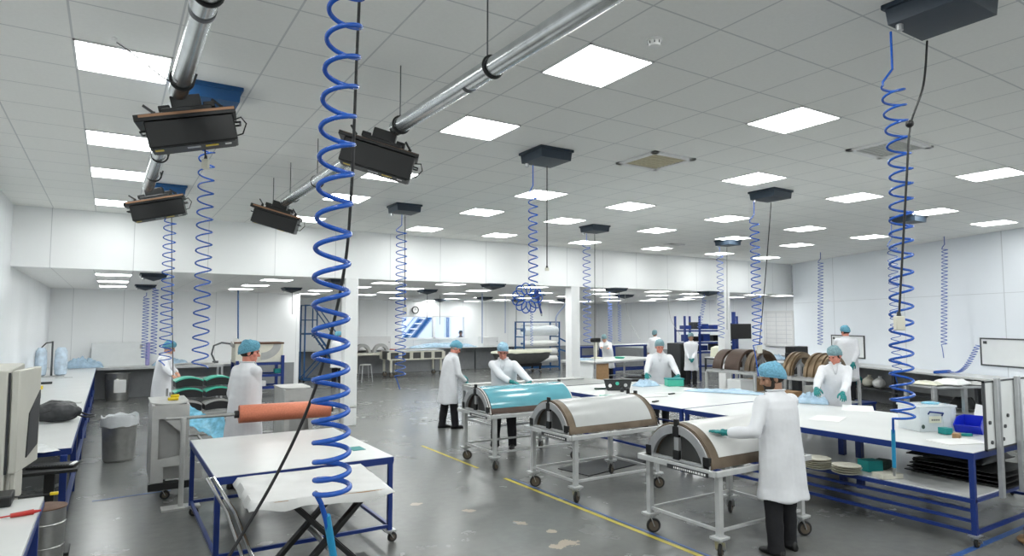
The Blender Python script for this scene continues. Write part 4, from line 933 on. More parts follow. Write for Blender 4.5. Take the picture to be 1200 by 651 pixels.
part('base_frame', MB().box(-.45,-.38,.07,.55,.30,.12), 'black', LT, .006)
for x in (-.36,.45):
    for y in (-.30,.22): castor(LT, x, y, .075, .036)
sc = MB(); sc.cyl((.0,-.05,.12),(.12,-.05,.20),.05); part('hydraulic_pump', sc, 'yellow', LT)
hd = MB(); A = at_depth(243,560,5.0)-Vector((ox,oy,0)); B = at_depth(266,600,4.9)-Vector((ox,oy,0)); C_ = Vector((-.45,-.30,.12)); rtL = Vector((RT.x,RT.y,0))
hd.tube([tuple(C_), tuple(C_.lerp(B,.6)), tuple(B), tuple(A), tuple(A+rtL*.05+Vector((0,.05,-.005))), tuple(B+rtL*.06), tuple(C_.lerp(B,.6)+rtL*.07), tuple(C_+Vector((.08,0,0)))], .014, 8); part('push_handle', hd, 'chrome', LT)
# -- copper roll on its stands
ra = at_depth(280,485,7.75); rb = at_depth(386,478,8.3)
rl = thing('mesh_roll', 'copper coloured roll of mesh on a horizontal bar in front of the tall man', 'roll', (ra.x,ra.y,0)); o = Vector((ra.x,ra.y,0)); d = (rb-ra); d.normalize()
part('rolled_mesh', MB().cyl(ra-o, rb-o, .108, .108, 36), 'roll_copper', rl); part('core_tube', MB().cyl(ra-o-d*.05, rb-o+d*.04, .045, .045, 20), 'dark', rl); part('support_bar', MB().cyl(ra-o-d*.78, rb-o+d*.35, .018, .018, 12), 'steel', rl)
for k, lab in ((-.60,None),(1.25,None)):
    p = ra + d*k; s = MB(); s.cyl((p.x-o.x,p.y-o.y,0),(p.x-o.x,p.y-o.y,p.z),.028,.028,14); s.box(p.x-o.x-.2,p.y-o.y-.10,0,p.x-o.x+.2,p.y-o.y+.10,.02); s.cyl((p.x-o.x,p.y-o.y,p.z-.05),(p.x-o.x,p.y-o.y,p.z+.004),.036); part('roll_stand', s, 'plate', rl)
# -- the grey machine behind
mc = thing('winding_machine', 'light grey machine with two cut out side boxes behind the copper roll', 'machine', (1.45,9.75,0))
def cut_plate(x, y0, y1, zs, th, holes):
    pass
def side_box(xc, yc, w_, d_, z, name):
    b = MB(); b.box(xc-w_/2,yc-d_/2,.22,xc-w_/2+.03,yc+d_/2,z); b.box(xc+w_/2-.03,yc-d_/2,.22,xc+w_/2,yc+d_/2,z); b.box(xc-w_/2,yc+d_/2-.03,.22,xc+w_/2,yc+d_/2,z)
    p = part(name, b, 'plate', mc, .004)
    q = MB(); rx_ = w_/2+.01; q.prism([(xc - rx_*math.cos(math.pi*k/20), yc - d_*.18 - (d_*.32+.01)*math.sin(math.pi*k/20)) for k in range(21)] + [(xc+rx_, yc+d_/2+.01), (xc-rx_, yc+d_/2+.01)], z, z+.02, lambda u,v,w: (u,v,w)); part('box_lid', q, 'plate', p, .003)
    # front plate with cut outs (built from bars around the openings)
    f = MB(); yf = yc-d_/2; X0, X1 = xc-w_/2, xc+w_/2
    def F(u, v, w): return (u, w, v)
    def poly(pts): f.prism([(X0+a*w_, b*z) for a, b in pts], yf-.022, yf, F)
    poly([(0,.2),(.18,.2),(.18,1),(0,1)]); poly([(.18,.86),(.30,.86),(.62,1),(.18,1)]); poly([(.62,1),(.30,.86),(.80,.70),(1,.74),(1,1)]); poly([(.18,.55),(.62,.47),(.98,.47),(.80,.70),(.18,.80)][:0] or [(.80,.70),(.86,.47),(1,.47),(1,.74)])
    poly([(.18,.44),(.86,.47),(1,.47),(1.02,.36),(.18,.36)]); poly([(.18,.2),(.34,.2),(.34,.36),(.18,.36)]); poly([(.84,.2),(1.08,.2),(1.02,.36),(.84,.36)])
    poly([(1,.44),(1.35,.34),(1.42,.2),(1.08,.2),(1.05,.30)])
    part('front_plate', f, 'plate', p); i_ = MB(); i_.box(X0+.03,yf+.10,.24,X1-.03,yf+.11,z-.02); part('inner_panel', i_, 'rib_grey', p)
    c = MB(); c.box(X0-.02,yf-.03,.14,X1+.03,yf+.10,.22); part('base_channel', c, 'black', p)
    return p
side_box(.66,9.25,.40,.85,1.14,'left_side_box'); side_box(2.42,10.2,.42,.70,1.14,'right_side_box')
for x, y in ((.60,8.92),(.60,9.6),(2.3,9.95),(2.5,10.5)): castor(mc, x-1.45, y-9.75, .145, .055)
for ch in mc.children:
    if ch.name.split('.')[0] in ('left_side_box','right_side_box'): ch.location = (-1.45,-9.75,0)
part('cross_beam', MB().box(-.62,-.25,.20,.82,-.17,.28), 'plate', mc, .004)
def filmfn(u, v):
    a = at_depth(209,462,10.2).lerp(at_depth(262,486,9.7), u); b = at_depth(222,500,9.6).lerp(at_depth(268,518,9.4), u); p = a.lerp(b, v); n_ = noise.noise(p*6)*.05 + noise.noise(p*17)*.025
    return (p.x, p.y + n_, p.z - .10*math.sin(math.pi*u)*(1-v) + n_)
single('plastic_sheet', MB().sheet(filmfn, 40, 24, .003), 'plastic_blue', 'crumpled bright blue plastic film draped on the grey winding machine', 'plastic film', None, 0, 60)
single('cutter', MB().box(-.06,-.04,0,.06,.04,.035).box(-.03,-.02,.035,.07,.02,.07), 'yellow', 'small yellow and black cutter on the left side box of the winding machine', 'tool', None, .01, loc=(.70,9.15,1.162))
# -- rack of curved parts with green tops
rk = thing('parts_rack', 'grey wheeled rack holding curved parts behind the winding machine', 'rack', (1.36,12.2,0)); rk.scale = (.8,1,1); f = MB()
for x in (-.62,.62):
    for y in (-.35,.35): f.box(x-.02,y-.02,.10,x+.02,y+.02,1.0)
for z in (.16,.62): 
    for y in (-.35,.35): f.box(-.62,y-.02,z-.02,.62,y+.02,z+.02)
    for x in (-.62,0,.62): f.box(x-.02,-.35,z-.02,x+.02,.35,z+.02)
f.bar((-.6,-.35,.2),(0,-.35,.6),.03); f.bar((.6,-.35,.2),(0,-.35,.6),.03); part('rack_frame', f, 'rib_grey', rk)
for x in (-.62,.62):
    for y in (-.35,.35): castor(rk, x, y, .11, .045)
def curved_part(lab, x, y, z, top, w_=.42):
    t = thing('curved_part', lab, 'curved part', (x,y,z), R(3), 'curved parts on the grey rack'); ang = R(30); r0 = w_/2/math.sin(ang)
    def A(r, n=18): return [(r*math.sin(-ang+2*ang*i/n), r*math.cos(-ang+2*ang*i/n)-r0*math.cos(ang)) for i in range(n+1)]
    part('carbon_body', MB().strip(A(r0), [(u, -.085+v*.25) for u, v in A(r0-.01)], -.17, .17, lambda u,v,w: (u,w,v)), 'rib_black', t); part('top_skin', MB().strip(A(r0+.022), A(r0+.001), -.172, .172, lambda u,v,w: (u,w,v)), top, t); return t
for z, y, tops in ((.66,-.16,('rib_grey','rib_grey')),(.86,-.02,('green','green')),(1.03,.16,('green','green'))):
    for k, x in enumerate((-.24,.23)):
        curved_part('curved part with %s, %s layer of the grey rack, %s stack' % ('grey rim' if tops[k]=='rib_grey' else 'mint green top', {.66:'bottom',.86:'middle',1.03:'top'}[z], 'left' if k == 0 else 'right'), 1.36+x+ (z-.66)*.12, 12.2+y, z+.095, tops[k])

# -- left wall bench and near desk
frame_table('bench', 'long white bench along the left wall with blue legs', XL+.02,7.80,-.29,20.55,.90, legw=.06, legs=[(x, y) for y in (-6.4,-4.2,-2.0,.2,2.4,4.6,6.4) for x in (-.5,.5)], rails=(.3,), cat='bench')
frame_table('bench', 'white bench along the back left wall under the blue plastic heaps', -1.40,20.66,3.6,21.28,.90, legw=.05, cat='bench', fm='alu')
ND = frame_table('desk', 'white desk corner at the bottom left edge of the view', XL+.02,3.2,-.36,5.74,.90, legw=.06, legs=[(-.47,-1.2),(.47,-1.2),(-.47,1.22),(.47,1.22)], cat='desk', edge=False)
part('drawer_stack', MB().box(-.4,.7,.1,.42,1.2,.80), 'rib_grey', ND, .01)
single('screwdriver', MB().cyl((0,0,0),(.12,.015,0),.014,.017,10).cyl((.12,.015,0),(.16,.02,0),.012,.006,10).cyl((-.12,-.015,0),(0,0,0),.005,.005,8), 'red', 'red handled tool lying on the white desk corner', 'tool', loc=tuple(on_z(12,604,.917)), rz=R(8))
bb = on_z(2,588,.92); k = thing('black_device','black box device at the left edge of the white desk','device',(bb.x,bb.y,.90)); part('device_body', MB().box(-.16,-.10,.003,.06,.12,.075), 'black', k, .01)
part('device_cable', MB().tube([(.05,.08,.03),(.12,.12,.012),(.20,.13,.010),(.27,.12,.010)], .006, 6), 'black_rubber', k); part('cable_plug', MB().box(.26,.105,.003,.31,.135,.022), 'yellow', k, .003)
# cabinet at the left edge
cb = thing('cabinet', 'beige electrical cabinet with open door at the left edge', 'cabinet', (-1.02,6.16,0))
part('cabinet_body', MB().box(-.38,0,.08,.38,1.05,1.78), 'beige', cb, .012)
dq = Matrix.Rotation(math.atan2(.54,.09),3,'Z'); dm_ = MB(); dm_.box(0,-.05,1.0,.56,.0,1.775); dm_.box(.03,-.045,.80,.20,-.005,1.0); dm_.v = [tuple(dq @ Vector(v) + Vector((.40,0,0))) for v in dm_.v]; do = part('cabinet_door', dm_, 'beige', cb, .010)
rc = MB(); rc.prism([(.22,1.08),(.50,1.14),(.53,1.58),(.26,1.42)], -.058, -.048, lambda u,v,w: (u,w,v)); rc.v = [tuple(dq @ Vector(v) + Vector((.40,0,0))) for v in rc.v]; part('screen_recess', rc, 'dark', do)
part('door_gap', MB().box(.378,.0,1.0,.392,.03,1.76), 'dark', cb); dr = part('access_panel', MB().box(-.36,-.012,.30,.22,0,1.42), 'beige', cb, .004); part('panel_lock', MB().cyl((.16,-.018,1.25),(.16,-.011,1.25),.015), 'dark', dr); part('panel_seam', MB().box(.215,-.013,.30,.226,.001,1.42), 'clamp', dr)
part('cabinet_plinth', MB().box(-.37,.02,0,.37,1.04,.08), 'dark', cb)
single('folder', MB().box(-.16,-.12,0,.16,.12,.025).box(-.14,-.10,.025,.10,.09,.04), 'dark', 'dark flat folder on top of the beige cabinet', 'folder', bev=.006, loc=(-.93,6.42,1.782))
# keyboard stand
ks = on_z(62,543,.82); kt = thing('keyboard_stand','small black stand with a tray beside the beige cabinet','stand',(ks.x,ks.y,0)); part('tray', MB().box(-.22,-.20,.76,.20,.18,.79), 'black', kt, .006); part('stand_post', MB().box(-.06,-.05,.03,.02,.03,.76), 'black', kt); part('stand_base', MB().box(-.20,-.16,0,.16,.14,.03), 'black', kt, .006)
kb = thing('keyboard','black keyboard with one white key block on the small stand','keyboard',(ks.x,ks.y,.79),R(-14)); part('keyboard_case', MB().box(-.19,-.08,.002,.19,.09,.022), 'black', kb, .004)
kk = MB()
for r_ in range(5):
    for c_ in range(14): kk.box(-.18+c_*.0235,-.07+r_*.030,.022,-.18+c_*.0235+.019,-.07+r_*.030+.024,.030)
part('keys', kk, 'dark', kb); part('white_keys', MB().box(.152,-.065,.022,.182,.07,.031), 'paper', kb)
single('paper_sheet', MB().sheet(lambda u,v: (-.20+.4*u, -.30+.6*v, .004+.015*abs(noise.noise(Vector((u*3,v*3,0))))), 12, 12, .002), 'board', 'curved white sheet lying on the left bench near the keyboard', 'sheet', loc=(-.66,7.85,.902), rz=R(20))
bg = on_z(64,492,.92); t = thing('bag','black soft shoulder bag lying on the left wall bench','bag',(bg.x,bg.y,.924),R(12)); b = MB(); b.ell((0,0,.10),(.27,.18,.12),24); b.ell((.08,-.06,.09),(.19,.15,.11),20); b.ell((-.14,.04,.08),(.14,.15,.09),18)
me = remeshed(b, .012, 3, lambda c: .018*noise.noise(c*9)+.008*noise.noise(c*24) if c.z > .02 else 0, 'bag_body'); put('bag_body', me, 'dark', t)
part('bag_flap', MB().sheet(lambda u,v: (-.18+.4*u, -.16+.26*v, .19+.04*math.sin(math.pi*u)-.08*(1-v)**2+.02*noise.noise(Vector((u*4,v*4,1)))), 16, 12, .008), 'black', t, 0, 60)
part('shoulder_strap', MB().tube([(.20,-.10,.06),(.30,-.14,.02),(.40,-.10,.014),(.44,0,.014),(.36,.08,.02),(.25,.06,.08)], .012, 6), 'black_rubber', t)
def tape(label, px, py, z, m, r=.05, w=.03):
    q = on_z(px,py,z+w); b = MB(); b.lathe([(r*.62,0),(r,0),(r,w),(r*.62,w)],20,ring=True); return single('tape_roll', b, m, label, 'tape', loc=(q.x,q.y,z+.001))
tape('yellow tape roll beside the cabinet on the left bench', 45,452,.90,'yellow',.07,.06); tape('black tape roll on the left bench next to the yellow one', 40,461,.90,'black',.09,.08)
q = on_z(54,449,.91); single('black_block', MB().box(-.10,-.06,0,.10,.06,.04), 'dark', 'small dark block lying on the left wall bench', 'block', bev=.005, loc=(q.x,q.y,.90))
for lab, px, py in (('brown smudge like offcut on the left bench, middle',81,472),('thin brown offcut on the left bench towards the film stand',75,442)):
    q = on_z(px,py,.905); single('offcut', MB().sheet(lambda u,v: (-.16+.32*u,-.10+.2*v,.002+.01*noise.noise(Vector((u*3,v*2,0)))),8,6,.002), 'rib_grey', lab, 'offcut', loc=(q.x,q.y,.903))
# film stand
q = on_z(58,441,.90); q.x += .03; fs = thing('film_stand','upright stand with rolls wrapped in clear blue plastic on the left bench','film stand',(q.x,q.y,.90)); part('stand_foot', MB().box(-.25,-.15,0,.25,.15,.02), 'steel', fs, .004); part('stand_pole', MB().cyl((0,0,.02),(0,0,.80),.022,.018,12), 'clamp', fs)
part('stand_arm', MB().tube([(0,0,.78),(-.12,.02,.76),(-.22,.04,.64)], .014, 8), 'clamp', fs)
for x, s in ((-.20,.8),(.17,.9)): part('wrapped_roll', MB().lathe([(.08*s,.02),(.13*s,.05),(.145*s,.3),(.13*s,.58),(.08*s,.66)],18,(x,.03*x,.0)), 'wrapped', fs)
# blue plastic heaps on the back left bench
def heap(label, x, y, z, w_, d_, h, m, seed):
    def fn(u, v):
        e = math.sin(math.pi*u)*math.sin(math.pi*v); n_ = noise.noise(Vector((u*5+seed,v*4,seed))) + .6*noise.noise(Vector((u*13,v*11,seed)))
        return ((u-.5)*w_, (v-.5)*d_, .008 + max(0, h*(e**.6)*(.75+.55*n_)))
    return single('plastic_sheet', MB().sheet(fn, 34, 22, .003), m, label, 'plastic film', 'crumpled plastic films', 0, 70, (x,y,z))
heap('crumpled blue plastic heap on the back left bench, left of the leaning panel', -.62,20.80,.90, 1.0,.30,.30,'plastic_pale',3); heap('crumpled blue plastic heap on the back left bench, right of the leaning panel', 1.5,20.85,.90,.95,.4,.22,'plastic_pale',8)
pn = thing('insulation_board','grey white board leaning against the back left wall','board',(.22,21.05,.90)); part('board_core', MB().box(-.65,-.03,.0,.65,.05,.66,Matrix.Rotation(R(-6),3,'X'),(0,0,0)), 'grey_board', pn, .01); part('lilac_edge', MB().box(.65,-.04,.0,.76,.06,.66,Matrix.Rotation(R(-6),3,'X'),(0,0,0)), 'purple', pn, .03); part('board_mark', MB().box(.50,-.036,.48,.57,-.029,.60,Matrix.Rotation(R(-6),3,'X'),(0,0,0)), 'rib_grey', pn)
def bin_(label, x, y, r, h, bag, lid=None, m='steel'):
    t = thing('waste_bin', label, 'bin', (x,y,0), 0, 'metal bins'); b = MB(); b.lathe([(r*.80,.0),(r*.82,.02),(r*.88,.03),(r*.99,h-.02),(r*1.02,h),(r*.97,h),(r*.86,.05),(.02,.04)],32); part('bin_body', b, m, t)
    for zz in (.15,.5,.8): part('bin_rib', MB().lathe([(r*(.82+.18*zz)+.001,h*zz-.008),(r*(.82+.18*zz)+.007,h*zz),(r*(.82+.18*zz)+.001,h*zz+.008)],32,ring=True), m, t)
    if bag:
        n = 40; pr = []
        for k, (rr, zz) in enumerate(((r*.90,h*.55),(r*.96,h-.01),(r*1.04,h+.03),(r*1.06,h-.02),(r*1.08,h-.12))):
            pr.append([(rr*(1+.04*noise.noise(Vector((math.cos(2*math.pi*i/n)*3,math.sin(2*math.pi*i/n)*3,k))))*math.cos(2*math.pi*i/n), rr*math.sin(2*math.pi*i/n), zz+(.05*noise.noise(Vector((math.cos(2*math.pi*i/n)*2.5,math.sin(2*math.pi*i/n)*2.5,k*.3))) if k > 1 else 0)) for i in range(n)])
        v = [p for q in pr for p in q]; f = [(j*n+i,j*n+(i+1)%n,(j+1)*n+(i+1)%n,(j+1)*n+i) for j in range(4) for i in range(n)]; part('bin_liner', MB().add(v,f), 'bag', t, 0, 70)
    if lid: part('bin_lid', MB().lathe([(.01,h+.012),(r*.9,h+.010),(r*1.03,h+.004),(r*1.03,h-.004),(.01,h-.004)],32), lid, t)
    return t
q = on_z(137,540,0); bin_('round metal waste bin with translucent liner in the left aisle', q.x+.02, q.y+.05, .245,.66,True)
q = on_z(75,640,0); bin_('metal bin with brown lid at the end of the white desk, bottom left', -.40,6.62,.145,.62,False,'wood_dark')
q = on_z(137,467,0); bin_('round metal bin with taped front under the back left bench', q.x, 20.6, .30,.74,False)
single('paper_sheet', MB().box(-.14,-.012,0,.14,.0,.34), 'paper', 'white sheet taped to the bin below the back left bench', 'sheet', loc=(q.x+.05,20.31,.24))
# shelf table behind the green parts
frame_table('shelf_table','white two tier table with grey legs against the back left wall',1.45,18.9,2.62,19.75,1.0, fm='alu', legw=.05, shelf=.62, edge=False)
single('grey_sheet', MB().sheet(lambda u,v: (-.5+1.0*u,-.25+.5*v,.01+.03*math.sin(math.pi*u)+.01*noise.noise(Vector((u*4,v*4,0)))),16,8,.006), 'rib_grey', 'grey flexible sheet lying on the two tier table', 'sheet', loc=(1.95,19.25,1.003))
# blue rack bench with the beige tub
bq = on_z(330,455,0); RBX, RBY = 4.72,19.6
br = thing('rack_bench','blue steel rack bench with shelves below the tub shaped mould','rack',(RBX-.75,RBY,0)); f = MB()
for x in (-.95,.27):
    for y in (-.4,.4): part('leg', MB().box(x-.04,y-.04,0,x+.04,y+.04,1.05 if x<0 else 1.18), 'blue_paint', br)
for z in (.28,.62,.95):
    f = MB(); f.box(-.95,-.43,z-.035,.27,-.37,z+.035); f.box(-.95,.37,z-.035,.27,.43,z+.035); f.box(-.95,-.4,z-.02,.27,.4,z-.005); part('shelf', f, 'blue_paint', br)
single('teal_box', MB().box(-.12,-.1,0,.12,.1,.13), 'teal_card', 'small teal box on the blue rack bench', 'box', bev=.01, loc=(RBX-.55,RBY-.2,.66)); single('white_box', MB().box(-.09,-.08,0,.09,.08,.15), 'paper', 'small white box on the lower shelf of the blue rack bench', 'box', bev=.01, loc=(RBX-1.0,RBY-.25,.316))
tb = thing('tub_mould','pale tub shaped mould with brown rim on the blue rack bench','mould',(RBX-1.1,RBY,.986)); tb.scale = (.68,.9,.72); b = MB()
def T(u,v,w): return (u,w,v)
pts = [(-1.0,0),(.62,0),(1.0,.10),(1.0,.75),(.85,.75)] ; pts = [(-.95,0),(.9,0),(.95,.08),(.95,.72),(-.95,.78)]
b.prism(pts, -.38,.38, T); part('tub_body', b, 'cream', tb, .02)
c = MB(); n = 24; a = [(.80*math.cos(R(-90)+R(90)*i/n)+.05, .72+.62*math.sin(R(-90)+R(90)*i/n)) for i in range(n+1)]; a2 = [(u*.62+.02,v*.55+.33) for u,v in a]
c.strip(a, a2, -.395, -.383, T); part('grey_cutaway', c, 'rib_grey', tb); r = MB(); r.box(-.98,-.41,.755,.0,.41,.82); r.box(0,-.41,.72,.97,.41,.785); part('tub_rim', r, 'wood_dark', tb, .01)
part('black_hose', MB().tube([(-.45,-.42,.35),(-.32,-.44,.55),(-.15,-.45,.66),(-.05,-.44,.45),(-.2,-.44,.30),(-.35,-.43,.32)], .025, 6), 'black_rubber', tb)
q = on_z(270,412,1.35); ar = thing('task_lamp','articulated grey arm with round head beside the tub shaped mould','lamp',(2.85,19.5,1.0)); part('lamp_arm', MB().tube([(-.35,0,.02),(-.45,0,.25),(-.40,0,.48),(-.20,0,.56),(.05,0,.52)], .025, 8), 'clamp', ar); part('lamp_head', MB().cyl((.05,-.05,.50),(.20,.05,.52),.06,.16,16), 'rib_grey', ar); part('lamp_clamp', MB().box(-.42,-.06,.0,-.28,.06,.06), 'clamp', ar)
# blue mobile steps
sp = at_depth(356,450,22.5); sx, sy = sp.x, sp.y; ms = thing('mobile_steps','tall blue mobile steps with platform, left of the near white column','steps',(sx,sy,0)); f = MB()
for y in (0,.6):
    part('upright', MB().bar((0,y,0),(0,y,2.75),.045), 'box_blue', ms); part('upright', MB().bar((.42,y,1.6),(.42,y,2.75),.04), 'box_blue', ms); part('stair_stringer', MB().bar((.42,y,1.72),(1.65,y,.05),.06), 'box_blue', ms); part('handrail', MB().bar((.42,y,2.7),(1.7,y,.95),.035), 'box_blue', ms); part('brace', MB().bar((0,y,.1),(.9,y,1.1),.03), 'box_blue', ms)
f = MB(); f.box(-.02,0,1.68,.5,.6,1.74); part('platform', f, 'box_blue', ms); f = MB()
for z in (2.2,2.73): f.bar((0,0,z),(0,.6,z),.035); f.bar((0,0,z),(.42,0,z),.035); f.bar((0,.6,z),(.42,.6,z),.035)
part('guard_rail', f, 'box_blue', ms)
for k in range(6): p = Vector((.42,0,1.72)).lerp(Vector((1.65,0,.05)), (k+.6)/6.5); part('step_tread', MB().box(p.x-.09,.02,p.z-.02,p.x+.09,.58,p.z), 'box_blue', ms)
f = MB(); f.bar((0,0,.08),(0,.6,.08),.04); f.bar((1.6,0,.08),(1.6,.6,.08),.04); f.bar((0,0,.08),(1.6,0,.08),.04); f.bar((0,.6,.08),(1.6,.6,.08),.04); part('base_frame', f, 'box_blue', ms)
for x in (0,1.6):
    for y in (0,.6): part('rubber_foot', MB().cyl((x,y,0),(x,y,.07),.035), 'tyre', ms)
# -- back wall: bench, trolley beds, clock, cabinets
frame_table('bench','long pale bench below the back window',5.4,25.0,16.2,25.64,1.02, fm='clamp', legw=.05, legs=[(x,-.25) for x in (-5,-3,-1,1,3,5)], edge=False, cat='bench')
def bed(label, x, y, L=2.3):
    t = thing('trolley_bed', label, 'trolley', (x,y,0), 0, 'white trolley beds'); b = MB(); n = 5
    for yy in (-.4,.4):
        b.box(-L/2,yy-.02,.95,L/2,yy+.02,1.0); b.box(-L/2,yy-.02,.66,L/2,yy+.02,.71)
        for k in range(n+1): xx = -L/2 + k*L/n; b.box(xx-.07,yy-.02,.70,xx+.07,yy+.02,.96)
    part('side_frame', b, 'cream', t, .01); part('bed_top', MB().box(-L/2,-.42,1.0,L/2,.42,1.03), 'ply_grey', t, .005); ip = part('inner_liner', MB().box(-L/2+.03,-.37,.69,L/2-.03,.37,.985), 'end_dark', t)
    for xx in (-L/2+.1,L/2-.1):
        for yy in (-.36,.36): part('leg', MB().box(xx-.035,yy-.035,.22,xx+.035,yy+.035,.68), 'cream', t); castor(t, xx, yy, .224, .10)
    return t
q = on_z(487,441,0); bed('white trolley bed with oval side openings below the back window', q.x, q.y+.3)
dm = thing('ring_carrier','grey carrier with two hoop shaped rings and red ends beside the white trolley bed','carrier',(8.85,24.3,0))
for x in (-.5,.25): part('hoop', MB().strip(arc(.36,R(0),R(180),20,.92), arc(.24,R(0),R(180),20,.92), -.1,.1, lambda u,v,w: (x+u*.9,w,v)), 'rib_grey', dm)
part('red_end', MB().box(-.92,-.25,.70,-.80,.25,1.05), 'red', dm, .01); part('red_end', MB().box(.72,-.25,.70,.84,.25,1.05), 'red', dm, .01); f = MB(); f.box(-.85,-.3,.84,.85,.3,.92)
for x in (-.8,.75): f.box(x-.03,-.28,.16,x+.03,-.22,.9); f.box(x-.03,.22,.16,x+.03,.28,.9)
part('carrier_frame', f, 'cream', dm)
for x in (-.8,.75):
    for y in (-.25,.25): castor(dm, x, y, .165, .075)
wl = 25.7; dq = ray(487,363); tq = 25.64/dq.y; ck = thing('wall_clock','round wall clock with black rim above the back window','clock',(dq.x*tq,25.69,CAM_H+dq.z*tq)); RX = Matrix.Rotation(R(90),3,'X')
ck.scale = (.75,1,.75); part('clock_rim', MB().lathe([(.17,0),(.215,0),(.215,.05),(.17,.05)],28,(0,0,0),RX,True), 'black', ck); part('clock_face', MB().lathe([(.001,.0),(.175,.0),(.175,.02),(.001,.02)],28,(0,0,0),RX), 'paper', ck); f = MB(); f.bar((0,-.026,0),(0,-.026,.12),.02,.006); f.bar((0,-.026,0),(.08,-.026,.02),.02,.006); part('clock_hands', f, 'ink', ck)
for lab, px0, px1, py0, py1 in (('tall pale cabinet against the back wall, right of the near column',420,443,389,405),('faint pale wall box on the back bench, right of the window',569,579,386,399)):
    a = ray((px0+px1)/2,py1); tt = 25.3/a.y; wq = (px1-px0)/FPX*at_depth(500,376,1).length*26; c = thing('wall_cabinet',lab,'cabinet',(a.x*tt,25.4,1.022)); hq = (py1-py0)/FPX*25.5; part('cabinet_body', MB().box(-wq/2,-.2,0,wq/2,.25,hq), 'col', c, .01); part('cabinet_door', MB().box(-wq/2+.03,-.215,.03,wq/2-.03,-.199,hq-.03), 'lamp_frame', c, .005); part('door_knob', MB().ell((wq/2-.1,-.225,hq/2),(.02,.02,.02),8), 'clamp', c)
heap('long low heap of pale blue film on the bench under the back window', on_z(520,402,1.02).x*25.2/on_z(520,402,1.02).y,25.25,1.022, 3.2,.5,.22,'plastic_pale',5)
# chair-like grey frame on the floor
q = on_z(428,447,0); st_ = thing('stool','thin grey metal stool standing behind the near column','stool',(q.x,q.y,0)); 
for x in (-.17,.17):
    for y in (-.17,.17): part('leg', MB().cyl((x*1.2,y*1.2,0),(x*.9,y*.9,.58),.014), 'alu', st_)
part('stool_seat', MB().lathe([(.01,.58),(.19,.58),(.20,.60),(.19,.62),(.01,.62)],20), 'rib_grey', st_)
# roll rack
q = on_z(630,433,0); rr = thing('roll_rack','blue framed rack of horizontal white film rolls near the middle column','rack',(q.x,q.y,0)); W2 = .95
for x in (-W2,W2):
    for y in (-.35,.35): part('rack_post', MB().box(x-.026,y-.026,0,x+.026,y+.026,2.15), 'box_blue', rr)
f = MB()
for y in (-.35,.35): f.box(-W2,y-.025,2.10,W2,y+.025,2.15); f.box(-W2,y-.03,.1,W2,y+.03,.16)
for x in (-W2,W2):
    for z in (.1,.55,1.0,1.45,1.8,2.10): f.box(x-.03,-.35,z,x+.03,.35,z+.05)
part('rack_rail', f, 'box_blue', rr)
for z, rd, m in ((1.75,.24,'clear'),(1.18,.14,'roll_white'),(.82,.14,'roll_white'),(.48,.16,'roll_white')):
    part('film_roll', MB().cyl((-W2+.05,-.15,z),(W2-.05,-.15,z),rd,rd,22), m, rr); part('roll_core', MB().cyl((-W2-.02,-.15,z),(W2+.12,-.15,z),.04,.04,10), 'box_blue', rr)
part('side_arm', MB().bar((W2,-.35,1.4),(W2+.4,-.45,1.2),.06).bar((W2,-.35,.9),(W2+.35,-.4,.8),.06), 'box_blue', rr)
# oval covered table
q = on_z(612,437,0); ov = thing('oval_table','oval table under ivory film with dark underside, in front of the roll rack','table',(q.x,q.y,0)); n = 40
def oval(k, z, jit=0): return [(1.45*k*math.cos(2*math.pi*i/n), .62*k*math.sin(2*math.pi*i/n), z + jit*noise.noise(Vector((math.cos(2*math.pi*i/n)*3,math.sin(2*math.pi*i/n)*3,0)))) for i in range(n)]
v = oval(.01,.98)+oval(.7,.975,.02)+oval(1,.92,.06)+oval(1.02,.86,.06)+oval(.98,.85,.04)+oval(.01,.84); part('ivory_cover', MB().add(v, [(j*n+i,j*n+(i+1)%n,(j+1)*n+(i+1)%n,(j+1)*n+i) for j in range(5) for i in range(n)]), 'ivory', ov, 0, 70)
v = oval(.96,.86)+oval(.90,.62)+oval(.62,.42)+oval(.01,.40); part('dark_shell', MB().add(v, [(j*n+i,j*n+(i+1)%n,(j+1)*n+(i+1)%n,(j+1)*n+i) for j in range(3) for i in range(n)]+[tuple(range(n))]), 'end_dark', ov)
f = MB(); f.box(-.75,-.35,.30,.75,.35,.42); part('base_frame', f, 'black', ov)
for x in (-.7,.7):
    for y in (-.3,.3): part('leg', MB().box(x-.03,y-.03,.15,x+.03,y+.03,.32), 'black', ov); castor(ov, x, y, .155, .065)
# grey flat steel table behind the blue mould
gt = frame_table('steel_table','wide grey steel table with perforated front, behind the blue covered mould',5.95,10.1,9.0,11.35,.90, top='steel_top', fm='alu', legw=.06, rails=(.25,), castors=True, edge=False)
f = MB()
for k in range(14): f.box(-1.45+k*.21,-.655,.78,-1.32+k*.21,-.628,.84)
part('slotted_front', f, 'end_dark', gt); f = MB(); f.box(-1.57,-.3,.80,-1.53,.5,.90); f.box(-1.60,-.62,.45,-1.54,-.5,.95); part('clamp_bracket', f, 'alu', gt)
part('top_lip', MB().box(-1.5,.30,.90,1.3,.60,.925), 'rib_grey', gt, .004)
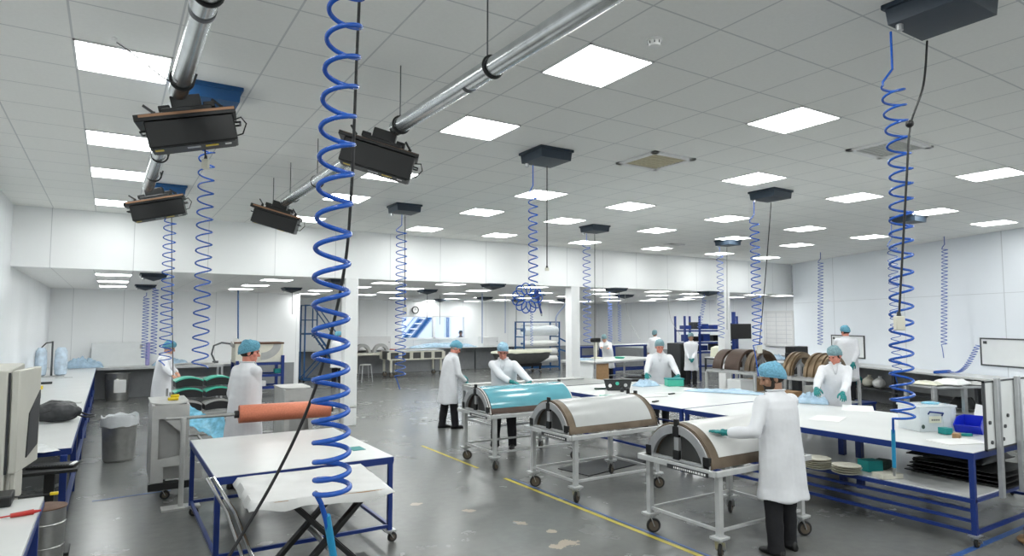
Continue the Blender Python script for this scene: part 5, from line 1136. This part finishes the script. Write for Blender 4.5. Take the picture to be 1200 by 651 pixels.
# ------------------------------------------------------------------ middle and right
# things on the centre table
def tbox(mb_parts, name, label, cat, loc, rz=0, group=None):
    t = thing(name, label, cat, loc, rz, group)
    for n_, mb, m, bv in mb_parts: part(n_, mb, m, t, bv)
    return t
q = on_z(724,457,.90); b = MB(); P = [(-.20,0),(.20,0),(.25,.19),(-.25,.19)]; b.prism(P,-.07,.07,lambda u,v,w:(u,w,v))
t = thing('tool_tray','dark grey angled tool bin with stickers on the centre white table','tool bin',(q.x,q.y,.90),R(-32)); part('bin_body', b, 'dark', t, .012)
for x, z, m in ((-.15,.09,'paper'),(-.02,.13,'green'),(.06,.06,'black'),(.13,.10,'alu')): part('round_sticker', MB().cyl((x,-.074,z),(x,-.069,z),.032,.032,14), m, t)
part('bin_rim', MB().box(-.26,-.08,.185,.26,.08,.20), 'black', t, .004)
q = on_z(710,477,.9); q = on_z(732,466,.90)
for lab, px, py, h, m in (('small black bottle in front of the dark tool bin',736,461,.13,'black'),('second small black bottle beside the dark tool bin',729,459,.09,'dark')):
    q = on_z(px,py,.90); t = thing('bottle',lab,'bottle',(q.x,q.y,.90)); part('bottle_body', MB().lathe([(.028,.001),(.032,.01),(.032,h*.65),(.014,h*.8)],16), m, t); part('bottle_cap', MB().lathe([(.014,h*.8),(.014,h)],12), 'dark', t)
def flat(name, label, cat, px, py, w_, d_, h, m, z=.90, rz=0, bev=.004):
    q = on_z(px,py,z+h*.5); return single(name, MB().box(-w_/2,-d_/2,0,w_/2,d_/2,h), m, label, cat, None, min(bev,h*.4), loc=(q.x,q.y,z+.001), rz=rz)
flat('marker_pen','dark green tool lying left of the dark tool bin','tool',706,455,.30,.06,.03,'dark_green',rz=R(-20)); flat('green_card','green strip at the left end of the centre table','card',712,463,.28,.07,.012,'green',rz=R(-30)); flat('steel_rule','thin steel ruler on the centre table','ruler',765,465,.6,.03,.006,'steel',rz=R(-8)); flat('scissors_case','dark small tool at the edge of the centre table','tool',768,470,.16,.05,.02,'black',rz=R(20))
flat('paper_sheet','white paper strip near the green box on the centre table','sheet',783,460,.5,.12,.003,'paper',rz=R(-25),bev=0); flat('knife','small grey cutter right of the white paper strip','tool',787,461,.16,.035,.02,'dark',rz=R(10))
q = on_z(790,452,.90); t = thing('green_box','translucent green box held by the smiling worker','box',(q.x,q.y,.90),R(-25)); part('box_body', MB().box(-.16,-.10,.002,.16,.10,.14), 'green', t, .01); part('box_lid', MB().box(-.17,-.11,.13,.17,.11,.155), 'teal_card', t, .006)
def film_on(label, px, py, w_, d_, h, z, m, seed, rz=0):
    q = on_z(px,py,z); o = heap(label, q.x, q.y, z+.001, w_, d_, h, m, seed); o.rotation_euler = (0,0,rz); return o
film_on('crumpled pale blue film left of the smiling worker', 757,452,.50,.30,.15,.90,'plastic_pale',2)
film_on('long strip of pale blue film on the far edge of the centre table', 850,460,1.4,.25,.07,.90,'plastic_pale',11,R(-62))
film_on('bunched blue film held by the woman in white coat', 950,472,.50,.32,.15,.90,'plastic_pale',6,R(-60))
flat('paper_sheet','large white sheet near the woman on the long table','sheet',1005,478,.7,.4,.004,'paper',rz=R(30),bev=0)
flat('paper_sheet','white sheet lying at the middle of the long right table','sheet',970,490,.5,.35,.004,'paper',rz=R(20),bev=0)
# clear crate with lid, label and handle
q = on_z(1089,505,.90); t = thing('storage_crate','clear plastic storage crate with blue contents and white lid on the long table','crate',(q.x+.12,q.y+.08,.90),R(-24)); t.scale = (.86,.86,1.0); 
def shell(x0,y0,x1,y1,z0,z1,th):
    b = MB(); b.box(x0,y0,z0,x1,y1,z0+th); b.box(x0,y0,z0,x0+th,y1,z1); b.box(x1-th,y0,z0,x1,y1,z1); b.box(x0,y0,z0,x1,y0+th,z1); b.box(x0,y1-th,z0,x1,y1,z1); return b
part('crate_body', shell(-.27,-.19,.27,.19,.002,.27,.006), 'clear', t); part('crate_lid', MB().box(-.285,-.205,.27,.285,.205,.295), 'clear', t, .008); cn = MB(); cn.ell((0,0,.12),(.22,.15,.11),20); part('blue_contents', cn, 'plastic_blue', t)
part('lid_film', MB().ell((.08,.02,.30),(.12,.09,.02),14), 'plastic_blue', t)
h = MB(); h.tube([(-.14,-.196,.20),(-.14,-.22,.23),(.06,-.22,.21),(.06,-.196,.18)], .010, 6); part('crate_handle', h, 'blue_paint', t); lb = part('paper_label', MB().box(-.13,-.1955,.10,.05,-.1925,.175), 'ivory', t)
g = MB()
for k in range(6): g.box(-.095+k*.021,-.1975,.125,-.083+k*.021,-.195,.142)
part('label_marks', g, 'ink', lb); part('round_seal', MB().cyl((-.22,-.197,.06),(-.22,-.1915,.06),.024,.024,16), 'dark_green', t)
for x in (-.26,.08,.20,.26): part('crate_rib', MB().box(x-.006,-.198,.01,x+.006,-.19,.26), 'clear', t)
# blue open front bin
q = on_z(1130,507,.90); t = thing('parts_bin','bright blue open fronted plastic bin on the long table','parts bin',(q.x+.16,q.y-.02,.901),R(188)); b = MB(); th=.008
side = [(-.17,.0),(.15,.0),(.22,.09),(.10,.17),(-.17,.17)]
for y in (-.13,.122): b.prism(side, y, y+th, lambda u,v,w:(u,w,v))
b.box(-.17,-.13,.0,.15,.13,th); b.box(-.17,-.13,0,-.162,.13,.17); b.add([(.15,-.13,0),(.15,.13,0),(.22,.13,.09),(.22,-.13,.09),(.142,-.13,.004),(.142,.13,.004),(.212,.13,.094),(.212,-.13,.094)],[(0,1,2,3),(7,6,5,4),(3,2,6,7),(0,3,7,4),(1,0,4,5),(2,1,5,6)]); part('bin_shell', b, 'bin_blue', t, .002); part('label_holder', MB().box(-.02,-.134,.05,.08,-.129,.10), 'purple', t)
q2 = on_z(1130,512,.90); single('teal_box', MB().box(-.05,-.05,0,.05,.05,.07), 'teal_card', 'teal carton between the clear crate and the blue bin', 'box', bev=.004, loc=tuple(on_z(1108,508,.903)), rz=R(-20))
flat('paper_sheet','white paper sheets at the near corner of the long table','sheet',1122,517,.50,.30,.006,'paper',rz=R(-22),bev=0); flat('wood_block','small beige block below the blue bin','block',1121,510,.10,.07,.05,'wood',rz=R(15)); flat('teal_clip','teal plastic clip near the blue bin','clip',1132,509,.12,.04,.03,'teal_card',rz=R(-40))
c0 = on_z(1152,494,1.0); t = thing('paper_pad','upright white papers leaning behind the blue bin','papers',(on_z(1147,500,.90).x,on_z(1147,500,.90).y,.90),R(-25)); part('leaning_sheet', MB().box(-.09,-.01,0,.11,.0,.26,Matrix.Rotation(R(14),3,'Y'),(0,0,0)), 'paper', t)
# whiteboard screen fixed to the table end
t = thing('mounted_screen','white screen board on grey posts clamped to the near end of the long table','screen',(7.12,2.84,0)); part('board', MB().box(-.0,-.02,.93,1.5,.0,1.56), 'board', t); f = MB(); f.box(-.010,-.024,.915,.010,-.002,1.575); f.box(-.010,-.024,1.56,1.5,-.002,1.575); f.box(-.010,-.024,.915,1.5,-.002,.932); part('board_edge', f, 'clamp', t)
for x in (.20,.66): part('post', MB().box(x-.03,-.07,.46,x+.03,-.03,1.60), 'alu', t, .004)
for x, z in ((.07,1.18),(.10,.99),(.40,1.12),(.35,1.0),(.47,1.22)): part('hook', MB().cyl((x,-.034,z),(x,-.021,z),.018,.018,10), 'clamp', t)
# goods on the lower shelf
def plates(label, px, py, n_):
    q = on_z(px,py,.47)
    for k in range(n_):
        b = MB(); r = .15-.006*(k%2); b.lathe([(.01,.004),(r*.7,.002),(r,.016),(r+.004,.022),(r*.72,.010),(.01,.010)],28); single('plate', b, 'cream', label % (['lowest','second','third','fourth','fifth','sixth'][k] if k < n_-1 else 'topmost'), 'plate', 'cream plates on the table shelf', loc=(q.x+.008*((k*7)%3-1),q.y+.006*((k*5)%3-1),.471+k*.024))
plates('%s cream disc in the left stack on the long table shelf', 958,548,5); plates('%s cream disc in the right stack on the long table shelf', 992,554,4)
def shelf_item(name,label,cat,px,py,w_,d_,h,m,rz=0,bev=.006): q = on_z(px,py,.47); return single(name, MB().box(-w_/2,-d_/2,0,w_/2,d_/2,h), m, label, cat, None, bev, loc=(q.x,q.y,.471), rz=rz)
shelf_item('teal_box','teal carton on the lower shelf of the long table','box',1020,551,.20,.16,.12,'teal_card',R(-20)); shelf_item('dark_green_bundle','dark green bundle beside the teal carton on the shelf','bundle',1033,548,.28,.18,.09,'dark_green',R(10),.03)
shelf_item('white_pad','white pads below the blue hose end on the shelf','pad',1040,559,.26,.16,.05,'cream',R(-20)); shelf_item('roll_of_tape','dark square reel on the lower shelf','reel',1080,550,.14,.10,.14,'dark',R(-12)); shelf_item('cream_bowl','small cream box on the shelf right end','box',1104,530,.28,.2,.06,'cream',R(-15))
q = on_z(1112,578,.47)
for k in range(4):
    single('black_sheet', MB().sheet(lambda u,v: ((u-.5)*(1.0-.06*k),(v-.5)*.7,.004+.012*noise.noise(Vector((u*4+k,v*3,k)))),14,10,.012), 'black', ['lowest','second','third','topmost'][k]+' black rubber sheet stacked at the right end of the table shelf', 'sheet', 'black sheets on the shelf', 0, 60, (8.0,3.35,.492+k*.042), R(88))
single('black_tarp', MB().sheet(lambda u,v: ((u-.5)*.8,(v-.5)*.75,.01+.20*(math.sin(math.pi*u)*math.sin(math.pi*v))**.6*(1+.4*noise.noise(Vector((u*4,v*4,2))))),18,16,.01), 'black', 'black bundle of sheets on top of the shelf stack', 'bundle', None, 0, 60, (8.15,3.5,.65))
# dark trolley seen under the tables
for lab, x, y in (('dark swivel chair base under the long table, farther',9.75,3.7),('black swivel stool beyond the long table near the middle legs',9.75,4.6)):
    t = thing('swivel_stool', lab, 'stool', (x,y,0)); part('stool_column', MB().cyl((0,0,.12),(0,0,.55),.03), 'dark', t); part('stool_seat', MB().lathe([(.01,.55),(.2,.55),(.22,.59),(.19,.63),(.01,.63)],22), 'black', t)
    for k in range(5): a = 2*math.pi*k/5; part('star_leg', MB().bar((0,0,.14),(.28*math.cos(a),.28*math.sin(a),.09),.04), 'dark', t); castor(t, .27*math.cos(a), .27*math.sin(a), .085, .032)
# timber block bottom right
q = on_z(1185,640,0); t = thing('timber_dolly','dark timber dolly with beige wheel pad at the bottom right corner','dolly',(q.x+.32,q.y-.12,0),R(8)); part('timber_beam', MB().box(-.22,-.08,.08,.55,.08,.19), 'wood_dark', t, .006); part('beige_pad', MB().lathe([(.01,.03),(.15,.03),(.16,.05),(.14,.075),(.01,.08)],20,(-.10,0,0)), 'wood', t)
part('dolly_wheel', MB().lathe([(.02,.0),(.09,.0),(.1,.015),(.09,.03),(.02,.03)],20,(-.10,0,0)), 'tyre', t); part('dolly_wheel', MB().lathe([(.02,.0),(.06,.0),(.07,.04),(.06,.08),(.02,.08)],20,(.45,0,0)), 'tyre', t)
# floor mats
single('floor_mat', MB().prism([(-.7,-.3),(.7,-.3),(.7,.3),(-.7,.3)],0,.012,lambda u,v,w:(u,v,w)), 'dark', 'dark rubber mat under the middle mould trolley', 'mat', loc=(6.35,7.5,.001), rz=R(10))
# tape lines
def tape_line(label, a, b, w_, m):
    a, b = Vector((a[0],a[1])), Vector((b[0],b[1])); d = (b-a).normalized(); n_ = Vector((-d.y,d.x))*w_/2; c = (a+b)/2
    o = single('floor_tape', MB().add([(p.x-c.x,p.y-c.y,z) for z in (0,.0015) for p in (a+n_,b+n_,b-n_,a-n_)],[(0,1,2,3),(7,6,5,4),(0,4,5,1),(1,5,6,2),(2,6,7,3),(3,7,4,0)]), m, label, 'floor tape', 'tape lines on the floor'); o.location = (c.x,c.y,.0005)
tape_line('yellow floor tape line beside the near two mould trolleys', (4.665,7.62),(4.67,3.0),.05,'y_tape'); tape_line('short yellow floor tape line left of the blue covered mould', (4.65,8.35),(4.65,10.35),.05,'y_tape'); tape_line('blue floor tape line next to the near yellow line', (4.735,7.55),(4.74,3.0),.026,'b_tape'); tape_line('blue floor tape at the bottom right corner', (6.3,2.93),(8.4,2.95),.06,'b_tape')
a = on_z(108,587,0); b = on_z(200,574,0); tape_line('faint blue floor tape line in the left aisle', (a.x,a.y),(b.x,b.y),.04,'b_tape')
# -- table behind with chipboard side panel
MT = frame_table('work_table','white worktable with chipboard end panel behind the steel table',12.27,15.44,15.67,16.84,.93, fm='alu', legw=.05, edge=False, rails=(.3,)); MT.rotation_euler.z = R(12)
part('chipboard_panel', MB().box(-1.62,-.66,.01,-.98,-.63,.86), 'wood', MT, .004); part('white_end_panel', MB().box(-1.67,-.60,.01,-1.64,.1,.86), 'board', MT, .004)
def on_MT(x, y): v = Matrix.Rotation(R(12),3,'Z') @ Vector((x,y,0)); return (13.97+v.x, 16.14+v.y, .931)
def tub(label, px, py, dep, r, h, m): q = at_depth(px,py,dep); t = thing('black_tub',label,'tub',(q.x,q.y,0)); part('tub_body', MB().lathe([(r*.78,.0),(r*.8,.02),(r,h),(r*1.06,h),(r*1.06,h+.03),(r*.96,h+.03),(r*.74,.04),(.02,.03)],26), m, t); part('bag_lining', MB().lathe([(r*1.08,h-.05),(r*1.10,h+.03),(r*.9,h+.045),(r*.85,h-.06)],26,ring=True), 'black_rubber', t)
tub('large black round tub on the floor behind the smiling worker', 747,440,17.2,.42,.60,'black'); tub('smaller black tub right of the large one', 765,437,18.2,.30,.62,'dark')
single('green_dish', MB().lathe([(.02,.0),(.14,.0),(.18,.05),(.15,.05),(.12,.015),(.02,.012)],20), 'green', 'small green dish on the back worktable', 'dish', loc=on_MT(.35,-.1))
t = thing('hand_press','cream small hand press on the back worktable','press',on_MT(-.35,.30)); part('press_base', MB().box(-.14,-.12,0,.14,.12,.05), 'cream', t, .01); part('press_column', MB().box(-.10,-.05,.05,-.02,.05,.60), 'cream', t, .01); part('press_head', MB().box(-.22,-.08,.54,.10,.08,.68), 'black', t, .02); part('press_ram', MB().cyl((.05,0,.28),(.05,0,.55),.03), 'steel', t)
o = heap('flat pale blue film at the left end of the back worktable', *on_MT(-1.2,.25), .8,.5,.06,'plastic_pale',4)
# blue benches at the far wall
frame_table('rack_bench','blue steel bench at the far wall behind the bending worker',17.2,19.7,19.7,20.5,1.2, top='board', legw=.10, rails=(.55,.2), cat='bench')
frame_table('rack_bench','short blue steel frame left of the bending worker',15.9,20.2,17.0,20.6,1.15, top='blue_paint', legw=.08, rails=(.75,), cat='rack', foot=0)
# blue shelving at the right back
q = at_depth(828,430,24); t = thing('shelving','tall blue shelving with dark tool trays, behind the clasping worker','shelving',(q.x,q.y,0),-R(12)); 
for x in (-1.15,-.5,1.2):
    for y in (-.3,.3): part('shelf_post', MB().box(x-.03,y-.03,0,x+.03,y+.03,2.35), 'blue_paint', t)
for z in (.5,1.0,1.35,1.8):
    part('shelf', MB().box(-1.15,-.33,z-.025,1.2,.33,z+.025), 'blue_paint', t)
random.seed(4); k = 0
for z in (1.03,1.38,1.83):
    for x in (-.9,-.55,-.15,.35,.75,1.1):
        h = random.uniform(.14,.28); m = random.choice(['dark','black','blue','alu','dark','black']); p = Matrix.Rotation(-R(12),3,'Z') @ Vector((x,random.uniform(-.1,.1),0)); k += 1
        single('tool_box', MB().box(-.15,-.16,0,.15,.16,h), 'blue_paint' if m == 'blue' else m, '%s %s tool box on the %s shelf of the tall blue shelving' % (['leftmost','second from left','third from left','fourth from left','fifth from left','rightmost'][[-.9,-.55,-.15,.35,.75,1.1].index(x)], {'dark':'dark grey','black':'black','blue':'blue','alu':'grey','wood':'brown'}[m], {1.03:'low',1.38:'middle',1.83:'top'}[z]), 'tool box', 'tool boxes on the blue shelving', .012, loc=(q.x+p.x,q.y+p.y,z+.031), rz=-R(12))
frame_table('work_table','narrow white table between the clasping worker and the ring moulds',17.15,14.3,18.2,15.0,.95, fm='dark', legw=.05, edge=False)
q = on_z(833,407,1.1); single('foam_block', MB().prism([(-.28,0),(.28,0),(.26,.30),(.0,.37),(-.24,.32)],-.22,.22,lambda u,v,w:(u,w,v)), 'ivory', 'pale yellow wrapped block on the narrow white table', 'block', bev=.03, loc=(17.6,14.7,.951))
t = thing('dark_bin','dark upright bin cupboard left of the clasping worker','cupboard',tuple(at_depth(795,410,22.2).xy)+(0,)); part('cupboard_body', MB().box(-.24,-.3,0,.24,.3,1.40), 'dark', t, .01); part('cupboard_door', MB().box(-.21,-.32,.1,.21,-.3,1.35), 'black', t, .004)
t = thing('wall_screen','black monitor on a bracket right of the narrow column','monitor',tuple(at_depth(864,388,23.6))); part('screen', MB().box(-.75,-.04,-.28,.75,.04,.28), 'black', t, .01); part('screen_stand', MB().box(-.05,0,-1.0,.05,.08,-.2), 'blue_paint', t); part('bracket_post', MB().box(-.18,.0,-2.0+.12,-.08,.1,.72), 'blue_paint', t)
# ring moulds on their frames
def ring_mould(label, loc, rz, r=.46, w_=.40, m='bronze', th=.10, ribs=2):
    t = thing('ring_mould', label, 'ring mould', loc, rz, 'half ring moulds'); part('ring_shell', MB().strip(arc(r,0,math.pi,44,.03), arc(r-th,0,math.pi,44,.03), -w_/2, w_/2, lambda u,v,w:(w,u,v)), m, t, .006)
    for k in range(ribs): x = -w_/2 + (k+.5)*w_/ribs; part('ring_rib', MB().strip(arc(r+.03,0,math.pi,44,.03), arc(r-.01,0,math.pi,44,.03), x-.025, x+.025, lambda u,v,w:(w,u,v)), m, t)
    f = MB(); f.box(-w_/2,-r,0,w_/2,-r+.13,.035); f.box(-w_/2,r-.13,0,w_/2,r,.035); f.box(-.04,-.03,0,.04,.03,r); f.bar((0,-r+.1,.03),(0,0,r*.7),.04); f.bar((0,r-.1,.03),(0,0,r*.7),.04); part('inner_stay', f, 'alu', t); return t
def frame_stand(label, c, rz, w_, d_, z, shelf):
    t = thing('mould_stand', label, 'stand', (c[0],c[1],0), rz); hx, hy = w_/2, d_/2; f = MB()
    for y in (-hy,hy): f.box(-hx,y-.025,z-.05,hx,y+.025,z)
    for x in (-hx,-.02,hx): f.box(x-.025,-hy,z-.05,x+.025,hy,z)
    part('top_frame', f, 'white_frame', t, .004)
    for x in (-hx,hx):
        for y in (-hy,hy): part('leg', MB().box(x-.03,y-.03,0,x+.03,y+.03,z-.05), 'white_frame', t, .003)
    part('shelf', MB().box(-hx,-hy,shelf-.03,hx,hy,shelf), 'white_frame', t, .003); return t
s1 = at_depth(873,430,16.6); frame_stand('grey steel stand carrying the dark brown ring moulds', s1, 0, 1.20,1.5,.88,.36)
for lab, dy_, m, r, w_, rb in (('dark purple brown half ring mould, left on the back stand',.50,'brown',.50,.28,0),('broad dark brown half drum, centre of the back stand',.02,'brown',.52,.44,0),('grey edged half ring mould, right on the back stand',-.50,'tool_steel',.50,.28,1)):
    ring_mould(lab, (s1.x,s1.y+dy_,.882), R(90), r, w_, m, .07, rb)
single('white_case', MB().box(-.25,-.2,0,.25,.2,.33), 'board', 'white carton on the lower shelf of the back ring stand', 'box', bev=.01, loc=(s1.x-.45,s1.y-.2,.361)); single('brown_carton', MB().box(-.3,-.2,0,.3,.2,.30), 'wood', 'brown carton on the lower shelf of the back ring stand', 'box', bev=.01, loc=(s1.x+.35,s1.y-.1,.361))
s2 = at_depth(955,442,14.6); frame_stand('grey steel stand carrying the bronze ring moulds', s2, 0, 1.2,1.35,.88,.36)
ring_mould('bronze half ring with open middle, left on the right hand stand', (s2.x,s2.y+.38,.882), R(90), .50,.26,'bronze',.10,2); ring_mould('ribbed bronze half ring behind the woman, right on the right hand stand', (s2.x,s2.y-.26,.882), R(90), .50,.46,'bronze',.10,3)
single('brown_box', MB().box(-.18,-.2,0,.18,.2,.22), 'wood', 'brown wooden box at the left end of the bronze ring stand', 'box', bev=.008, loc=(s2.x-.60,s2.y+.25,.361)); single('dark_case', MB().box(-.3,-.22,0,.3,.22,.33), 'dark', 'dark case under the bronze ring moulds', 'case', bev=.01, loc=(s2.x+.25,s2.y-.3,.361)); single('grey_case', MB().box(-.2,-.2,0,.2,.2,.36), 'rib_grey', 'grey carton under the bronze ring moulds', 'box', bev=.01, loc=(s2.x-.30,s2.y-.25,.361))
t = thing('black_clamp_unit','black clamp unit standing behind the bronze half ring','clamp',tuple(at_depth(934,425,16.2).xy)+(0,)); part('clamp_column', MB().box(-.10,-.10,0,.10,.10,1.3), 'dark', t, .01); part('clamp_head', MB().box(-.28,-.14,1.3,.28,.14,1.52), 'black', t, .02); part('clamp_arm', MB().box(-.42,-.05,1.05,-.30,.05,1.36), 'black', t, .01); part('clamp_foot', MB().box(-.3,-.2,0,.3,.2,.05), 'dark', t)
# step under the man at the right wall
single('step_platform', MB().box(-.5,-.4,.20,.5,.4,.25).box(-.48,-.38,0,-.42,-.32,.2).box(.42,-.38,0,.48,-.32,.2).box(-.48,.32,0,-.42,.38,.2).box(.42,.32,0,.48,.38,.2), 'blue_paint', 'low blue step platform under the man at the right wall', 'step', loc=(15.0,8.77,0))
# bench on the right wall, with shelf goods
ben = thing('bench','long white bench along the slanted right wall','bench',tuple(wall_r(0,0,0))); ang = math.atan2(wd.y,wd.x); ben.rotation_euler = (0,0,ang)
part('bench_top', MB().box(.4,-.80,.95,14,-.025,1.0), 'white', ben, .006); f = MB()
for x in (.6,3,5.4,7.8,10.2,12.6): part('leg', MB().box(x-.04,-.72,0,x+.04,-.64,.95), 'dark', ben)
part('low_shelf', MB().box(.5,-.7,.40,8.5,-.1,.43), 'dark', ben)
Rz = Matrix.Rotation(ang,3,'Z')
def on_bench(s, off, z): p = wall_r(s, off, z); return (p.x,p.y,z)
for lab, px, py, m, r_ in (('teal cloth bundle on the low shelf of the right bench',1005,447,'teal_card',.20),('cream bag on the low shelf of the right bench, beside the teal bundle',1020,448,'cream',.17),('white rounded bag on the low shelf of the right bench',1033,447,'paper',.18)):
    d = ray(px,py); best = min(((wall_r(s,.4,.43)-Vector((0,0,CAM_H))).normalized().dot(d.normalized())*-1, s) for s in [i*.05 for i in range(20,200)])[1]; p = on_bench(best,.45,.431)
    b = MB(); b.ell((0,0,.13),(r_,r_*.8,.13),18); b.ell((r_*.3,0,.18),(r_*.5,r_*.5,.10),14); me = remeshed(b,.02,3,lambda c: .015*noise.noise(c*12),'bag'); t = thing('cloth_bag',lab,'bag',p); put('bag_body',me,m,t); part('bag_tie', MB().cyl((r_*.3,0,.26),(r_*.35,0,.31),.03,.05,10), m, t)
# framed boards on the right wall
def wall_board(label, pts, m='board', fr=True, off=.015):
    P = []
    for px, py in pts:
        d = ray(px,py); o = Vector((0,0,CAM_H)); n3 = Vector((wn.x,wn.y,0)); w0 = Vector((WR0.x,WR0.y,0)); tt = (w0-o-n3*off).dot(n3)/d.dot(n3); P.append(o+d*tt)
    s0 = (Vector(P[0].xy)-WR0).dot(wd); s1 = (Vector(P[1].xy)-WR0).dot(wd); zt_, zb_ = P[0].z, P[1].z
    t = thing('wall_board', label, 'whiteboard', (WR0.x,WR0.y,0), ang); a, b = min(s0,s1), max(s0,s1); part('board_face', MB().box(a,-.02,zb_,b,-.003,zt_), m, t)
    f = MB(); w_ = .03
    f.box(a-w_,-.03,zb_-w_,a,-.003,zt_+w_); f.box(b,-.03,zb_-w_,b+w_,-.003,zt_+w_); f.box(a,-.03,zt_,b,-.003,zt_+w_); f.box(a,-.03,zb_-w_,b,-.003,zb_); part('board_frame', f, 'clamp', t)
    part('corner_clip', MB().box(a+.05,-.026,zt_-.10,a+.14,-.019,zt_-.04), 'clamp', t); return t
wall_board('dark framed whiteboard behind the man at the right wall', [(975,393),(1013,419)]); wall_board('large dark framed whiteboard at the right edge of the view', [(1150,397),(1215,431)])
hk2 = at_depth(1104,431,14.2); t = thing('hose_hank','blue hose hank lying on the right bench below the thin coil','air hose',(hk2.x,hk2.y,1.0)); pts = []
for k in range(5):
    pts += [(.35*math.cos(a),.07*math.sin(a),.018+.008*k) for a in [2*math.pi*i/20 for i in range(20)]]
part('hose_loops', MB().tube(pts, .012, 6), 'blue_hose', t)
# pale coiled hose climbing to the whiteboard
A = Vector((hk2.x,hk2.y,1.04))+Vector((RT.x,RT.y,0))*.15; Bq = at_depth(1146,404,13.3); pts = []; U = (Bq-A).normalized(); s_ = U.cross(Vector((FW.x,FW.y,0))).normalized()
for i in range(22*12+1):
    f = i/(22*12); c = A.lerp(Bq,f) + Vector((0,0,-.22*math.sin(math.pi*f))) ; a = 2*math.pi*i/12; pts.append(tuple(c + s_*.05*math.cos(a) + Vector((FW.x,FW.y,0))*.05*math.sin(a) - A))
t = thing('coiled_hose','pale coiled hose rising from the right bench to the whiteboard','air hose',tuple(A)); part('hose_coil', MB().tube(pts,.008,5), 'pale_hose', t)
# two tier trolley in front of the right bench
q = at_depth(1110,470,12.2); q.x += .1; t = thing('tier_trolley','grey two tier trolley with wrapped bundles in front of the right bench','trolley',(q.x,q.y,0),R(-25)); 
for x in (-.62,0,.62):
    for y in (-.35,.35):
        part('leg', MB().box(x-.035,y-.035,.12,x+.035,y+.035,.95), 'alu', t, .004)
        if x: castor(t, x, y, .124, .05)
for z in (.45,.93): part('tray', MB().box(-.66,-.39,z-.03,.66,.39,z), 'alu', t, .004)
def on_tr(lab, name, cat, dx, dy_, z, w_, d_, h, m): p = Matrix.Rotation(R(-25),3,'Z') @ Vector((dx,dy_,0)); return single(name, MB().sheet(lambda u,v: ((u-.5)*w_,(v-.5)*d_,.006+h*min(1,4*min(u,1-u,v,1-v)+.2)*(1+.35*noise.noise(Vector((u*5,v*5,dx))))),18,14,.006), m, lab, cat, None, 0, 60, (q.x+p.x,q.y+p.y,z+.008))
on_tr('white wrapped bundle on top of the two tier trolley','bundle','bundle',.05,0,.93,.62,.5,.10,'paper'); on_tr('beige folded bundle on the left of the two tier trolley','bundle','bundle',-.42,.05,.93,.36,.5,.06,'ivory'); on_tr('flat grey bundle on the right of the two tier trolley','bundle','bundle',.46,0,.93,.32,.5,.05,'plate'); on_tr('dark blue bag on the lower tier of the trolley','bag','bag',-.35,-.1,.45,.40,.35,.14,'plastic_blue'); on_tr('black bundle on the lower tier of the trolley','bundle','bundle',.25,-.05,.45,.45,.4,.22,'black')
# whiteboard of the low bay
a = ray(896,365); b = ray(930,405); X = 21.26; ya, za = a.y*X/a.x, CAM_H+a.z*X/a.x; yb, zb = b.y*X/b.x, CAM_H+b.z*X/b.x
t = thing('wall_chart','large white planning chart on the right wall of the low bay','chart',(X,(ya+yb)/2,zb)); hy = abs(ya-yb)/2; part('chart_face', MB().box(-.01,-hy,0,.03,hy,za-zb), 'chart', t); f = MB()
for zz in (0,za-zb): f.box(-.03,-hy,zz-.03,.03,hy,zz+.03)
for yy in (-hy,hy): f.box(-.03,yy-.03,0,.03,yy+.03,za-zb)
part('chart_frame', f, 'lamp_frame', t)
film_on('pale film heap on the bench behind the bronze ring stand', 911,421,.7,.4,.15,.98,'plastic_pale',9)
q = on_z(915,424,.98); frame_table('work_table','white table behind the ring stands near the low bay chart',q.x-1.1,q.y-.2,q.x+.5,q.y+.6,.98, fm='alu', legw=.05, edge=False)

# ------------------------------------------------------------------ look
scene.view_settings.view_transform = 'Standard'; scene.view_settings.look = 'None'; scene.view_settings.gamma = 1; scene.view_settings.use_curve_mapping = False
scene.view_settings.exposure = .02
